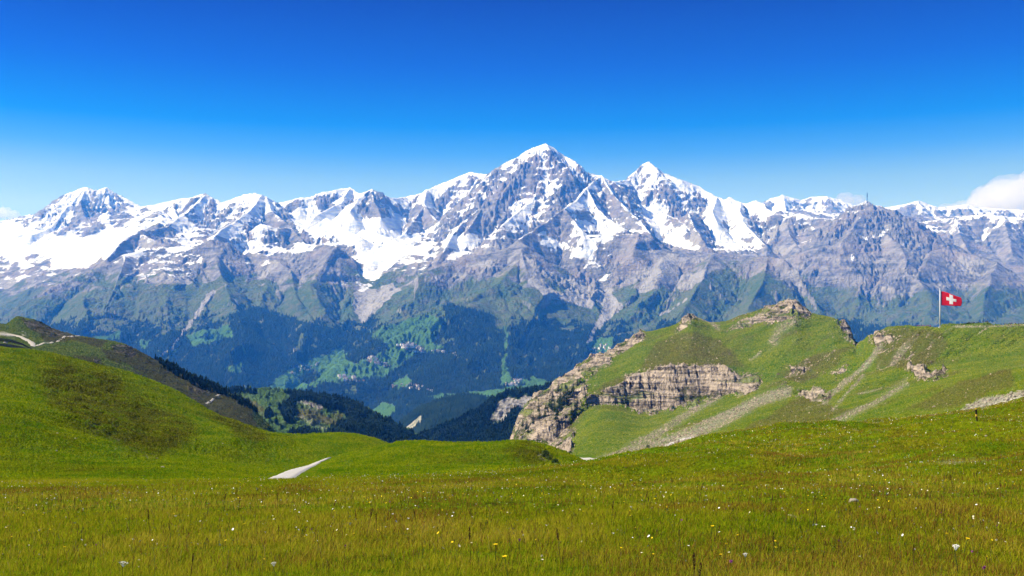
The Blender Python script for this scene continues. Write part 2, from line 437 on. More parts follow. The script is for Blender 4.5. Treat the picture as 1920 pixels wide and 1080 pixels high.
# ridges: (bearing px, elevation px, distance km), slope of their flanks
RIDGES = [
 # main crest, left to right
 (0.75, [(-330, 430, 14.6), (-200, 400, 14.6), (-60, 410, 14.6), (10, 414, 14.5), (45, 412, 14.4), (100, 382, 14.2), (140, 360, 14.1), (160, 350, 14), (180, 358, 14), (200, 352, 14), (215, 362, 14), (262, 388, 13.8), (300, 400, 13.8)]),
 (0.8, [(160, 350, 14), (130, 385, 13.6), (95, 425, 13.1), (60, 440, 12.8)]),
 (0.9, [(160, 352, 14), (150, 378, 13.6), (158, 405, 13.3), (180, 430, 12.9)]),
 (0.9, [(200, 353, 14), (205, 385, 13.6), (228, 410, 13.2), (240, 425, 12.9)]),
 (0.8, [(255, 390, 13.2), (275, 386, 13), (320, 376, 12.8), (340, 373, 12.7), (385, 364, 12.6), (400, 374, 12.6), (415, 380, 12.5), (440, 372, 12.4), (455, 365, 12.4), (475, 362, 12.3), (492, 366, 12.2), (505, 374, 12.3), (522, 380, 12.6), (545, 375, 12.6), (580, 370, 12.5), (600, 362, 12.6), (630, 356, 12.7), (655, 352, 12.8), (672, 364, 12.6), (690, 358, 12.2), (697, 354, 12), (715, 364, 12.1), (735, 372, 12.2), (760, 371, 12.8), (798, 358, 12.8), (803, 356, 12.7), (840, 340, 12.8), (880, 323, 12.8), (900, 327, 12.7), (925, 328, 12.5), (940, 325, 12)]),
 (0.85, [(905, 352, 12.1), (935, 318, 11.9), (950, 305, 11.8), (975, 293, 11.7), (985, 284, 11.6), (1005, 275, 11.5), (1022, 269, 11.5), (1040, 278, 11.5), (1055, 288, 11.5), (1080, 303, 11.4), (1100, 322, 11.4), (1115, 328, 11.4), (1128, 329, 11.4), (1140, 341, 11.8), (1160, 341, 12.3), (1178, 338, 12.6), (1190, 325, 12.7), (1205, 311, 12.8), (1216, 303, 12.8), (1228, 312, 12.7), (1245, 324, 12.7), (1275, 337, 12.6), (1310, 349, 12.6), (1345, 368, 12.4), (1360, 374, 12.3), (1370, 370, 12.2), (1385, 377, 12.1), (1400, 381, 12), (1415, 375, 11.9), (1430, 381, 11.8), (1436, 391, 11.6)]),
 (0.7, [(1400, 395, 16.5), (1425, 385, 16.5), (1448, 371, 16.5), (1467, 364, 16.5), (1485, 371, 16.5), (1500, 376, 16.5), (1520, 369, 16.5), (1550, 368, 16.5), (1575, 374, 16.5), (1600, 384, 16.5), (1640, 392, 16), (1672, 388, 16), (1690, 384, 16), (1722, 376, 16), (1740, 383, 16), (1760, 390, 16), (1790, 387, 16), (1810, 384, 16), (1850, 390, 16), (1880, 392, 16), (1920, 394, 16), (2000, 385, 16), (2150, 400, 16), (2250, 405, 16)]),
 (0.7, [(1467, 364, 16.5), (1475, 400, 15.5), (1490, 420, 14.8)]),
 (0.7, [(1722, 376, 16), (1730, 410, 15.2), (1760, 430, 14.5)]),
 (0.7, [(1700, 425, 13.4), (1740, 415, 13.2), (1790, 408, 13), (1850, 402, 12.8), (1880, 405, 12.6), (1920, 408, 12.5), (2100, 425, 12.5), (2250, 440, 12.5)]),
 (0.7, [(1790, 408, 13), (1800, 440, 12), (1815, 470, 11.2)]),
 (0.7, [(1880, 405, 12.6), (1890, 440, 11.8), (1900, 480, 10.9)]),
 # spurs of the left half
 (0.85, [(492, 366, 12.2), (470, 395, 11.6), (440, 415, 11), (410, 436, 10.4), (398, 448, 10), (400, 470, 9.7), (412, 505, 9.2), (425, 545, 8.6), (430, 560, 8.2)]),
 (0.62, [(412, 520, 9), (430, 560, 8.2), (452, 595, 7.7), (480, 635, 7.1), (520, 690, 6.4), (540, 720, 6.1)]),
 (0.5, [(412, 520, 9), (360, 560, 8.3), (310, 620, 7.5), (280, 670, 6.9)]),
 (0.5, [(235, 480, 9.7), (215, 540, 8.8), (190, 600, 8), (170, 650, 7.3)]),
 (0.55, [(398, 448, 10), (360, 462, 10), (330, 462, 10.1), (280, 467, 10), (235, 475, 9.8), (200, 495, 9.6), (150, 520, 9.3), (100, 548, 9), (60, 573, 8.8), (20, 598, 8.6), (-60, 640, 8.4), (-200, 700, 8)]),
 (0.9, [(385, 366, 12.5), (350, 400, 12), (310, 425, 11.3), (262, 436, 10.8), (225, 455, 10.3), (200, 485, 9.8)]),
 (0.9, [(320, 378, 12.8), (330, 402, 12.2), (345, 425, 11.6)]),
 (0.8, [(262, 436, 10.8), (290, 452, 10.4), (325, 462, 10.1)]),
 (0.9, [(500, 370, 12.2), (508, 395, 11.8), (528, 412, 11.4), (545, 425, 11.2), (565, 448, 10.7), (580, 466, 10.3)]),
 (0.9, [(490, 420, 10.9), (520, 428, 10.9), (545, 427, 11.1)]),
 (0.8, [(560, 455, 10.4), (590, 460, 10.2), (612, 458, 10), (630, 461, 9.8), (650, 488, 9.4), (680, 512, 9.1), (684, 525, 8.9), (678, 560, 8.4), (676, 600, 7.9)]),
 (0.7, [(630, 461, 9.8), (605, 500, 9.2), (580, 530, 8.8), (600, 575, 8.2), (640, 630, 7.5)]),
 (0.8, [(470, 470, 10.2), (510, 482, 9.8), (545, 508, 9.3), (552, 540, 8.85), (556, 560, 8.5), (600, 620, 7.6)]),
 (0.9, [(655, 354, 12.7), (640, 380, 12.1), (610, 395, 11.7), (590, 405, 11.4)]),
 (0.9, [(697, 354, 12), (700, 380, 11.6), (715, 405, 11.2)]),
 (0.9, [(697, 354, 12), (670, 375, 11.7), (655, 398, 11.3)]),
 (0.9, [(800, 357, 12.6), (795, 385, 12), (780, 410, 11.6), (760, 435, 11.1), (745, 450, 10.9)]),
 (0.9, [(795, 385, 12), (815, 410, 11.5), (825, 420, 11.2)]),
 (0.7, [(612, 408, 11.2), (645, 428, 10.9), (675, 443, 10.6)]),
 (0.8, [(680, 430, 11), (720, 440, 10.7), (760, 440, 10.6)]),
 # the big peak
 (0.95, [(935, 318, 11.8), (922, 345, 11.4), (910, 370, 11.1), (905, 390, 10.8), (890, 412, 10.5), (875, 430, 10.2)]),
 (0.9, [(905, 390, 10.8), (925, 420, 10.5), (932, 432, 10.3)]),
 (0.9, [(905, 390, 10.8), (870, 415, 10.6), (850, 437, 10.2), (832, 470, 9.7), (820, 490, 9.4)]),
 (0.9, [(985, 284, 11.6), (975, 315, 11.3), (985, 345, 11), (980, 372, 10.8), (970, 400, 10.4)]),
 (0.9, [(1055, 288, 11.5), (1060, 320, 11.2), (1030, 350, 10.95), (1000, 370, 10.7), (960, 405, 10.3), (940, 425, 10)]),
 (0.95, [(1128, 329, 11.4), (1150, 365, 10.9), (1175, 392, 10.5), (1200, 415, 10.1), (1220, 440, 9.7)]),
 (0.9, [(1128, 329, 11.4), (1100, 352, 10.9), (1080, 378, 10.4), (1058, 390, 9.9), (1025, 415, 9.6), (1000, 433, 9.3), (970, 450, 9)]),
 (0.9, [(1100, 352, 10.9), (1120, 390, 10.4), (1140, 412, 10.1), (1165, 425, 9.8)]),
 (0.9, [(1058, 390, 9.9), (1078, 415, 9.6), (1092, 438, 9.3)]),
 (0.6, [(970, 450, 9), (930, 460, 8.9), (900, 470, 8.9), (850, 490, 8.8), (800, 510, 8.6), (760, 540, 8.3), (720, 575, 8), (690, 598, 7.8)]),
 (0.6, [(970, 452, 8.9), (978, 475, 8.6), (985, 505, 8.2), (1005, 535, 7.8), (1040, 560, 7.4)]),
 (0.45, [(978, 480, 8.6), (935, 530, 7.9), (895, 565, 7.4), (865, 590, 7.05), (845, 620, 6.8)]),
 (0.33, [(900, 560, 7.6), (850, 572, 7.5), (770, 592, 7.4), (690, 613, 7.3), (640, 642, 7), (590, 672, 6.6), (540, 698, 6.3), (505, 720, 6.1), (460, 750, 5.9)]),
 (0.5, [(960, 560, 7.8), (1000, 588, 7.3), (1035, 597, 7), (1060, 622, 6.7), (1085, 645, 6.5), (1110, 668, 6.3), (1150, 720, 6)]),
 (0.45, [(880, 590, 7.2), (920, 610, 7), (930, 660, 6.5), (925, 700, 6.1)]),
 # right shoulder
 (0.8, [(1092, 440, 9.3), (1130, 442, 9.3), (1170, 440, 9.3), (1200, 437, 9.2), (1230, 452, 9.1), (1260, 465, 9), (1290, 467, 8.9), (1340, 470, 8.8), (1400, 478, 8.6), (1440, 482, 8.4), (1470, 485, 8.2), (1480, 498, 8.1), (1510, 505, 8), (1550, 520, 7.8), (1570, 545, 7.6), (1580, 575, 7.4), (1605, 600, 7.2), (1640, 625, 7), (1680, 660, 6.8), (1750, 700, 6.5)]),
 (0.6, [(1200, 437, 9.2), (1185, 480, 8.8), (1165, 520, 8.3)]),
 (0.6, [(1260, 465, 9), (1220, 515, 8.4), (1180, 565, 7.8)]),
 (0.6, [(1340, 470, 8.8), (1320, 520, 8.1), (1285, 575, 7.4), (1240, 620, 6.8)]),
 (0.6, [(1440, 482, 8.4), (1430, 530, 7.8), (1400, 580, 7.1)]),
 (0.9, [(1240, 398, 11.2), (1270, 412, 10.9), (1285, 425, 10.6)]),
 (0.9, [(1290, 400, 11), (1305, 432, 10.5), (1322, 458, 10)]),
 (0.9, [(1345, 368, 12.4), (1335, 395, 11.6), (1345, 420, 11)]),
 (0.9, [(1385, 378, 12), (1392, 415, 11.2), (1420, 445, 10.6), (1440, 465, 10.1)]),
 # mast mountain
 (0.62, [(1436, 391, 11.6), (1470, 408, 11.3), (1500, 402, 11.1), (1530, 412, 10.9), (1565, 410, 10.7), (1590, 396, 10.5), (1612, 382, 10.4), (1626, 377, 10.4), (1640, 384, 10.35), (1652, 386, 10.3), (1665, 397, 10.3), (1680, 405, 10.2), (1720, 427, 10), (1755, 447, 9.8), (1790, 468, 9.6), (1830, 478, 9.4), (1870, 490, 9.2), (1890, 512, 9), (1960, 540, 8.8), (2100, 560, 8.5), (2250, 570, 8.3)]),
 (0.7, [(1626, 377, 10.4), (1606, 420, 10), (1580, 450, 9.6), (1550, 490, 9.2), (1530, 520, 8.9)]),
 (0.7, [(1648, 386, 10.3), (1655, 430, 9.9), (1685, 460, 9.4), (1700, 490, 9)]),
 (0.7, [(1755, 447, 9.8), (1740, 480, 9.3), (1722, 515, 8.8), (1745, 545, 8.4), (1758, 565, 8.1), (1762, 600, 7.6)]),
 (0.6, [(1758, 565, 8.1), (1735, 610, 7.5)]), (0.6, [(1758, 565, 8.1), (1800, 610, 7.6)]),
 (0.7, [(1470, 408, 11.3), (1480, 440, 10.6), (1500, 470, 10)]),
 (0.7, [(1870, 490, 9.2), (1850, 540, 8.4), (1840, 590, 7.8)]),
 # dark spur at far left
 (0.7, [(-60, 560, 9.6), (0, 540, 9.7), (25, 533, 9.7), (50, 552, 9.5), (75, 575, 9.2)]),
]
WX = 95 * fbm(M.X / 480, M.Yg / 480, 5, seed=11, gain=0.6); WY = 95 * fbm(M.X / 480, M.Yg / 480, 5, seed=23, gain=0.6)
jag = fbm(M.X / 160, M.Yg / 160, 4, seed=31)
top = np.full(M.X.shape, -1e9); DR = np.full(M.X.shape, 1e4)
for slope, pts in RIDGES:
    P3 = [((p[0] - 960) / F * p[2] * 1000, p[2] * 1000, (HZ - p[1]) / F * p[2] * 1000) for p in pts]
    for (x1, y1, z1), (x2, y2, z2) in zip(P3[:-1], P3[1:]):
        R = 1500.0
        i0, i1 = np.searchsorted(M.Y, [min(y1, y2) - R, max(y1, y2) + R])
        am, aM = min(x1 / y1, x2 / y2), max(x1 / y1, x2 / y2); ra = R / min(y1, y2)
        j0, j1 = np.searchsorted(M.a, [am - ra, aM + ra])
        sl = (slice(i0, i1), slice(j0, j1))
        x = M.X[sl]; y = M.Yg[sl]
        dx, dy = x2 - x1, y2 - y1
        t0 = ((x - x1) * dx + (y - y1) * dy) / (dx * dx + dy * dy)
        d0 = np.hypot(x - x1 - np.clip(t0, 0, 1) * dx, y - y1 - np.clip(t0, 0, 1) * dy)
        k = np.clip(d0 / 140, 0.12, 1)                     # leave the crest line itself where it is, wobble the flanks
        x = x + WX[sl] * k; y = y + WY[sl] * k
        t = np.clip(((x - x1) * dx + (y - y1) * dy) / (dx * dx + dy * dy), 0, 1)
        d = np.hypot(x - x1 - t * dx, y - y1 - t * dy)
        h = z1 + t * (z2 - z1) - slope * 900 * ((1 + d / 900) ** 0.8 - 1) / 0.8 * 1.12
        DR[sl] = np.where(h > top[sl], d, DR[sl]); top[sl] = np.maximum(top[sl], h)
k = 35.0
hh = np.clip(0.5 + 0.5 * (top - M.H) / k, 0, 1)
M.H = M.H * (1 - hh) + np.maximum(top, -1e6) * hh + k * hh * (1 - hh) * 0.5
# deep valleys cut between the spurs
for slp, pts in [(0.60, [(678, 606, 8.2), (655, 645, 7.8), (600, 705, 7.2), (540, 745, 6.8), (480, 780, 6.4), (420, 820, 5.9)]), (0.42, [(750, 462, 10.5), (712, 515, 9.6), (686, 562, 8.9), (678, 606, 8.2)]),
                 (0.50, [(1150, 560, 8.4), (1155, 592, 8.0), (1125, 632, 7.5), (1105, 668, 7.0), (1085, 720, 6.6)]), (0.50, [(90, 500, 11), (50, 560, 10.2), (15, 625, 9.6), (-60, 680, 9.0)]),
                 (0.50, [(1490, 505, 9.5), (1555, 575, 8.8), (1600, 630, 8.2), (1645, 670, 7.6)]), (0.45, [(945, 600, 7.3), (950, 660, 6.6), (945, 725, 6.0)]),
                 (0.42, [(345, 505, 9.5), (352, 560, 8.6), (345, 620, 7.8), (325, 690, 6.9)]), (0.42, [(255, 500, 9.4), (262, 560, 8.6), (245, 630, 7.7), (225, 690, 7.0)]), (0.42, [(480, 500, 9.6), (505, 560, 8.7), (525, 620, 7.9), (545, 690, 7.1)]),
                 (0.40, [(905, 495, 8.7), (850, 548, 8.1), (775, 590, 7.75), (720, 615, 7.6)]), (0.40, [(1020, 560, 7.7), (1000, 630, 6.95), (990, 710, 6.2)]), (0.42, [(1270, 500, 8.7), (1240, 560, 7.9), (1200, 630, 7.1)]), (0.42, [(1380, 500, 8.5), (1360, 560, 7.7)]),
                 (0.42, [(1800, 500, 9.2), (1800, 560, 8.4), (1790, 610, 7.8)])]:
    P3 = [((p[0] - 960) / F * p[2] * 1000, p[2] * 1000, (HZ - p[1]) / F * p[2] * 1000) for p in pts]
    for (x1, y1, z1), (x2, y2, z2) in zip(P3[:-1], P3[1:]):
        R_ = 1400.0
        i0, i1 = np.searchsorted(M.Y, [min(y1, y2) - R_, max(y1, y2) + R_]); am, aM = min(x1 / y1, x2 / y2), max(x1 / y1, x2 / y2); ra = R_ / min(y1, y2)
        j0, j1 = np.searchsorted(M.a, [am - ra, aM + ra]); sl = (slice(i0, i1), slice(j0, j1))
        x = M.X[sl] + 0.5 * WX[sl]; y = M.Yg[sl] + 0.5 * WY[sl]; dx, dy = x2 - x1, y2 - y1
        t = np.clip(((x - x1) * dx + (y - y1) * dy) / (dx * dx + dy * dy), 0, 1); d = np.hypot(x - x1 - t * dx, y - y1 - t * dy)
        h = z1 + t * (z2 - z1) + slp * np.sqrt(d * d + 40.0 ** 2) + 4.0 * np.maximum(d - 420, 0)
        hk = M.H[sl]; q = np.clip(0.5 + 0.5 * (hk - h) / 60.0, 0, 1)
        M.H[sl] = hk * (1 - q) + h * q - 60.0 * q * (1 - q) * 0.5
py0 = M.PY(); px0 = M.PX()
rocky = sstep(-150, 350, M.H)
crest = np.maximum(sstep(5, 190, DR), 1 - hh)
# glaciers and snow fields lie smooth
GL = [
 [(-330, 470), (0, 418), (60, 430), (140, 455), (205, 430), (262, 430), (205, 480), (150, 505), (90, 505), (40, 500), (0, 480), (-330, 520)],
 [(545, 400), (640, 395), (700, 412), (760, 405), (755, 440), (800, 445), (745, 490), (712, 520), (690, 548), (668, 552), (664, 520), (690, 490), (625, 440), (590, 450), (560, 430)],
 [(985, 452), (1060, 446), (1075, 468), (1040, 470), (1000, 462)],
 [(1060, 468), (1090, 468), (1110, 482), (1145, 508), (1152, 525), (1122, 528), (1095, 500), (1068, 485)],
 [(1195, 385), (1240, 380), (1270, 420), (1300, 450), (1290, 465), (1235, 455), (1215, 420)],
 [(1075, 415), (1110, 410), (1165, 445), (1120, 440), (1090, 436)],
 [(830, 450), (870, 435), (915, 445), (900, 462), (860, 470), (835, 470)],
 [(1320, 380), (1370, 385), (1395, 430), (1440, 445), (1380, 470), (1345, 462)],
 [(1475, 440), (1530, 425), (1520, 445), (1545, 470), (1510, 475)],
]
wpx = px0 + 9 * fbm(px0 / 22, py0 / 12, 4, seed=41); wpy = py0 + 6 * fbm(px0 / 22, py0 / 12, 4, seed=42)
glac = np.zeros(M.X.shape, np.float32)
for g in GL: glac[in_poly(wpx, wpy, g)] = 1
def blur(a, n):
    for _ in range(n):
        a[1:-1, :] = 0.5 * a[1:-1, :] + 0.25 * (a[:-2, :] + a[2:, :])
        a[:, 1:-1] = 0.5 * a[:, 1:-1] + 0.25 * (a[:, :-2] + a[:, 2:])
    return a
gsm = blur(glac.copy(), 6)
high = sstep(350, 900, M.H)
cf = 0.25 + 0.75 * crest
M.H = M.H + (14 + 40 * rocky) * (fbm(M.X / 900, M.Yg / 900, 5, seed=5)) * (0.3 + 0.7 * crest)
low = 1 - sstep(250, 650, M.H)
M.erode(1250, 2, 0.035, (0.3 + 0.7 * low) * (1 - gsm) * (0.3 + 0.7 * crest), seed=19, gref=0.45)
H0 = M.H.copy()
mid = sstep(520, 900, M.H)
emask = (0.20 + 0.85 * mid) * (1 - 0.65 * gsm) * cf
M.erode(640, 6, 0.075, emask, gain=0.95, gref=0.6)
M.H = M.H + (3 + 5 * rocky + 22 * mid) * (1 - 0.6 * gsm) * fbm(M.X / 170, M.Yg / 170, 5, seed=8, ridged=True, gain=0.62) * (0.35 + 0.65 * crest)
# rock steps in the bare faces
stp = 80.0
zz = M.H / stp + 0.45 * fbm(M.X / 700, M.Yg / 700, 3, seed=77)
M.H = M.H + rocky * (0.45 + 0.55 * mid) * (1 - gsm) * cf * 0.5 * stp * 0.159 * -np.sin(6.2832 * zz)
DE = M.H - H0                       # ribs stand proud, gullies lie low and keep their snow

hx, hy = M.grad(); slope = np.hypot(hx, hy)
px0 = M.PX(); py0 = M.PY()
wpx = px0 + 10 * fbm(px0 / 26, py0 / 13, 5, seed=51); wpy = py0 + 7 * fbm(px0 / 26, py0 / 13, 5, seed=52)
n1 = fbm(M.X / 500, M.Yg / 500, 5, seed=61); n2 = fbm(M.X / 130, M.Yg / 130, 4, seed=62)
line = 720 + 520 * sstep(1400, 1480, px0) + 350 * sstep(12300, 15000, M.Yg) * sstep(1400, 1480, px0) + 130 * sstep(300, 200, np.abs(px0 - 430)) * 0
face = fbm(M.X / 260, M.H / 120, 4, seed=63)
snow = np.clip((M.H - line) / 330, -2, 0.75) + 0.80 * n1 + 0.52 * n2 + 0.62 * face + 0.20 - 1.15 * (slope - 0.80) - 0.028 * DE
snow = np.clip(snow, -1.5, 1.5) + 0.60 * gsm
SNOWY = [[(1000, 265), (1045, 265), (1130, 330), (1090, 345), (1040, 320), (1010, 300)], [(1195, 310), (1216, 300), (1310, 348), (1360, 375), (1330, 380), (1240, 340)], [(150, 345), (205, 350), (190, 372), (150, 372), (60, 430), (50, 412)],
         [(830, 345), (880, 320), (925, 328), (900, 360), (860, 375)], [(600, 360), (655, 350), (672, 362), (640, 385), (600, 378)]]
for g in SNOWY: snow[in_poly(wpx, wpy, g)] += 0.7
ROCKY = [[(30, 446), (75, 452), (66, 466), (34, 462)], [(38, 472), (75, 462), (98, 482), (92, 502), (58, 500)], [(1250, 405), (1275, 418), (1262, 440), (1245, 425)], [(1355, 405), (1385, 420), (1372, 436), (1352, 425)], [(1395, 430), (1425, 440), (1410, 458), (1390, 450)],[(150, 375), (170, 378), (195, 425), (165, 440), (130, 425), (140, 395)], [(205, 390), (230, 385), (255, 410), (235, 430), (205, 425)], [(690, 358), (705, 356), (730, 390), (720, 408), (662, 405), (670, 385)],
         [(930, 330), (975, 300), (1000, 310), (1005, 345), (960, 400), (935, 420), (905, 440), (850, 440), (880, 405), (905, 385)], [(1120, 335), (1140, 350), (1180, 400), (1215, 440), (1170, 420), (1130, 390), (1110, 360)],
         [(1240, 395), (1310, 400), (1325, 460), (1290, 455)], [(490, 395), (530, 400), (580, 455), (545, 455), (500, 430)], [(780, 385), (815, 390), (830, 420), (760, 445), (765, 415)], [(215, 440), (320, 420), (340, 460), (230, 470)], [(1000, 430), (1055, 385), (1075, 400), (1070, 440), (1010, 445)]]
for g in ROCKY: snow[in_poly(wpx, wpy, g)] -= 0.95
NOSNOW = [[(590, 470), (640, 460), (690, 515), (680, 540), (640, 520), (590, 545), (540, 540), (500, 480)],
          [(800, 500), (960, 455), (1075, 470), (1090, 520), (1000, 540), (800, 560)],
          [(1150, 440), (1215, 437), (1290, 468), (1480, 485), (1600, 560), (1150, 560)],
          [(380, 450), (420, 450), (470, 500), (460, 560), (380, 540)]]
for g in NOSNOW: snow[in_poly(wpx, wpy, g) & (gsm < 0.4)] -= 1.2
SPOTS = [[(450, 455), (480, 450), (500, 465), (470, 475)], [(565, 496), (580, 492), (590, 500), (575, 507)], [(1005, 440), (1025, 435), (1030, 450)], [(178, 478), (195, 475), (190, 483)],
         [(1555, 432), (1590, 425), (1580, 440), (1560, 445)], [(1590, 480), (1610, 470), (1600, 490)], [(1690, 455), (1712, 445), (1700, 462)], [(1615, 445), (1670, 428), (1660, 440), (1620, 455)], [(315, 470), (350, 455), (360, 462), (325, 476)]]
for g in SPOTS: snow[in_poly(wpx, wpy, g)] += 1.4
# bare moraine, scree fans and stream beds
SCREE = [[(663, 548), (705, 540), (735, 530), (750, 545), (725, 565), (700, 590), (680, 608), (666, 585)],
         [(1120, 530), (1150, 528), (1145, 550), (1170, 575), (1150, 590), (1128, 612), (1105, 645), (1098, 640), (1120, 600), (1130, 575), (1110, 560)],
         [(990, 500), (1040, 545), (1120, 560), (1110, 580), (1030, 560), (990, 530)],
         [(1190, 545), (1245, 510), (1262, 500), (1215, 550)], [(1060, 520), (1110, 530), (1120, 560), (1060, 550)], [(1265, 540), (1320, 505), (1345, 500), (1290, 545)],
         [(1690, 540), (1740, 520), (1760, 560), (1700, 600), (1640, 610), (1610, 570), (1640, 540)]]
scree = 0.8 * sstep(-0.05, 0.40, n1 + 0.4 * n2) * sstep(80, 420, M.H)
for g in SCREE[:-1]: scree[in_poly(wpx, wpy, g)] = 1.0
scree[in_poly(wpx, wpy, SCREE[-1])] += 0.25
for ln, wdt in (([(400, 545), (360, 600), (325, 650), (300, 670)], 4), ([(1190, 700), (1030, 760)], 0), ([(945, 605), (952, 660), (945, 715)], 0), ([(440, 560), (480, 610), (520, 660)], 1.5), ([(1240, 590), (1290, 560)], 2)):
    if wdt: scree = np.maximum(scree, 0.9 * sstep(wdt * 1.6, wdt * 0.6, line_dist(wpx, wpy, ln) + 0.6 * np.abs(px0 - wpx) * 0))
scree = blur(scree, 1)
grass = sstep(610, 220, M.H + 230 * n1 + 150 * n2 + 130 * (slope - 0.6))
grass *= 1 - 0.75 * sstep(1480, 1580, px0) * sstep(150, 420, M.H)
grass *= 1 - scree
# woods below the tree line, meadows cut out of them
forest = sstep(-0.06, 0.10, (-40 - M.H) / 300 + 0.42 * n1 + 0.34 * n2 - 0.12 + 0.25 * sstep(0.4, 0.9, slope))
FOR = [[(430, 592), (480, 572), (560, 600), (640, 622), (676, 640), (600, 690), (500, 735), (430, 705), (390, 685), (380, 645), (430, 630)],
       [(835, 568), (870, 576), (930, 592), (938, 690), (900, 722), (820, 722), (750, 732), (760, 692), (840, 645), (830, 605)],
       [(952, 612), (1035, 599), (1110, 668), (1060, 705), (960, 718)],
       [(650, 672), (660, 652), (700, 634), (727, 645), (717, 662), (690, 670), (670, 680)],
       [(560, 690), (600, 680), (640, 650), (670, 625), (640, 640), (590, 668)], [(555, 712), (590, 690), (600, 702), (580, 720)], [(740, 692), (790, 655), (800, 662), (765, 690)],
       [(600, 735), (700, 745), (740, 710), (800, 730), (900, 735), (900, 800), (600, 800)]]
for g in FOR: forest[in_poly(wpx, wpy, g)] = 1
MEAD = [[(505, 722), (545, 692), (600, 668), (645, 648), (650, 672), (690, 672), (722, 660), (728, 645), (700, 633), (690, 622), (760, 600), (800, 588), (838, 600), (812, 640), (835, 650), (800, 662), (775, 682), (742, 692), (720, 706), (660, 712), (600, 722), (560, 732), (520, 742)],
        [(735, 720), (762, 705), (775, 712), (745, 732)], [(695, 770), (722, 755), (742, 758), (735, 782), (705, 792)], [(880, 735), (960, 728), (945, 747), (890, 750)],
        [(945, 715), (1000, 708), (1050, 720), (1040, 736), (950, 742)], [(945, 612), (950, 612), (949, 660), (957, 720), (938, 722), (944, 660)], [(1100, 640), (1152, 628), (1145, 662), (1108, 666)],
        [(345, 630), (390, 618), (425, 610), (442, 632), (400, 640), (365, 652)], [(175, 632), (232, 620), (215, 642), (180, 647)], [(250, 642), (287, 635), (270, 657)], [(418, 692), (455, 680), (450, 702)], [(300, 664), (335, 650), (330, 660)],
        [(870, 765), (800, 742), (830, 735), (890, 748)]]
mead = np.zeros(M.X.shape, np.float32)
for g in MEAD: mead[in_poly(wpx, wpy, g)] = 1
for g in (FOR[3], FOR[5], FOR[6]): mead[in_poly(wpx, wpy, g)] = 0
clump = fbm(M.X / 150, M.Yg / 150, 3, seed=93)
forest = forest * (1 - mead) + 0.9 * mead * sstep(0.34, 0.42, clump)
forest *= 1 - np.clip(scree, 0, 1) * (scree > 0.85)
forest *= sstep(260, 160, M.H)
grass = np.maximum(grass, mead)
bare = sstep(0.22, 0.36, fbm(M.X / 90, M.Yg / 60, 3, seed=97)) * sstep(0.55, 0.78, slope)
forest *= 1 - bare
lane = sstep(0.30, 0.44, fbm(M.X / 70, M.H / 330 + M.Yg / 900, 3, seed=98)) * (1 - mead) * sstep(0.0, 0.25, n1 + 0.1)
forest *= 1 - 0.9 * lane

n = NT('mountain')
P = n.pos()
nf = n.noise(P, 0.012, 6, 0.62); nm = n.noise(P, 0.0028, 5, 0.6); nff = n.noise(P, 0.045, 4, 0.65)
strat = n.noise(n.mapping(P, (0.0035, 0.0035, 0.018), (0.22, 0.16, 0)), 1.0, 6, 0.68, 0.8)
rock = n.ramp(n.math('ADD', n.math('MULTIPLY', strat, 0.5), n.math('MULTIPLY', nf, 0.5)), [(0.34, (0.050, 0.054, 0.072)), (0.44, (0.135, 0.140, 0.160)), (0.55, (0.285, 0.275, 0.282)), (0.68, (0.44, 0.43, 0.43))])
rock = n.mix(n.remap(nm, 0.45, 0.7), rock, (0.30, 0.262, 0.258))
gcol = n.mix(n.remap(nm, 0.35, 0.65), (0.060, 0.110, 0.026), (0.100, 0.135, 0.042))
gcol = n.mix(n.remap(nf, 0.4, 0.7), gcol, (0.135, 0.140, 0.075))
gcol = n.mix(n.attr('mead'), gcol, n.mix(nm, (0.050, 0.140, 0.022), (0.085, 0.180, 0.038)))
def soft(a, lo=0.35, hi=0.65, amt=0.5):
    return n.remap(n.math('ADD', n.attr(a), n.math('MULTIPLY', n.math('SUBTRACT', n.math('ADD', n.math('MULTIPLY', nf, 0.6), n.math('MULTIPLY', nff, 0.4)), 0.5), amt)), lo, hi)
col = n.mix(soft('grass', 0.3, 0.7, 0.9), rock, gcol)
col = n.mix(soft('scree', 0.45, 0.75, 0.6), col, n.mix(nf, (0.26, 0.25, 0.245), (0.44, 0.43, 0.42)))
col = n.mix(soft('forest', 0.4, 0.6, 0.5), col, n.mix(nff, (0.004, 0.012, 0.007), (0.012, 0.026, 0.012)))
sn = soft('snow', -0.10, 0.16, 2.3)
ice = n.noise(n.mapping(P, (0.006, 0.006, 0.03)), 1.0, 5, 0.65)
col = n.mix(sn, col, n.mix(n.remap(ice, 0.40, 0.56), (0.58, 0.64, 0.72), (0.86, 0.87, 0.90)))
hb = n.math('ADD', n.math('MULTIPLY', nf, 0.7), n.math('MULTIPLY', nff, 0.35))
hb = n.math('ADD', hb, n.math('MULTIPLY', strat, 0.6))
nb = n.node('ShaderNodeBump'); n.con(hb, nb.inputs['Height']); nb.inputs['Distance'].default_value = 95.0
n.con(n.math('SUBTRACT', 0.9, n.math('MULTIPLY', sn, 0.5)), nb.inputs['Strength'])
mat_mtn = n.done(col, 0.9, nb.outputs[0], 0.1)
vis = M.visible()
M_obj = M.build('mountains', mat_mtn, {'snow': snow, 'grass': grass, 'forest': forest, 'mead': mead, 'scree': scree})
print('massif', time.time() - T0, vis.mean())
# ------------------------------------------------------------------ green hills nearer by
def soft_mask(s, polys, amp=8, sc=30, n=2, seed=1):
    px, py = s.PX(), s.PY()
    wx = px + amp * fbm(px / sc, py / (sc * 0.6), 4, seed=seed); wy = py + 0.6 * amp * fbm(px / sc, py / (sc * 0.6), 4, seed=seed + 7)
    m = np.zeros(s.X.shape, np.float32)
    for g in polys: m[in_poly(wx, wy, g)] = 1
    return blur(m, n) if n else m

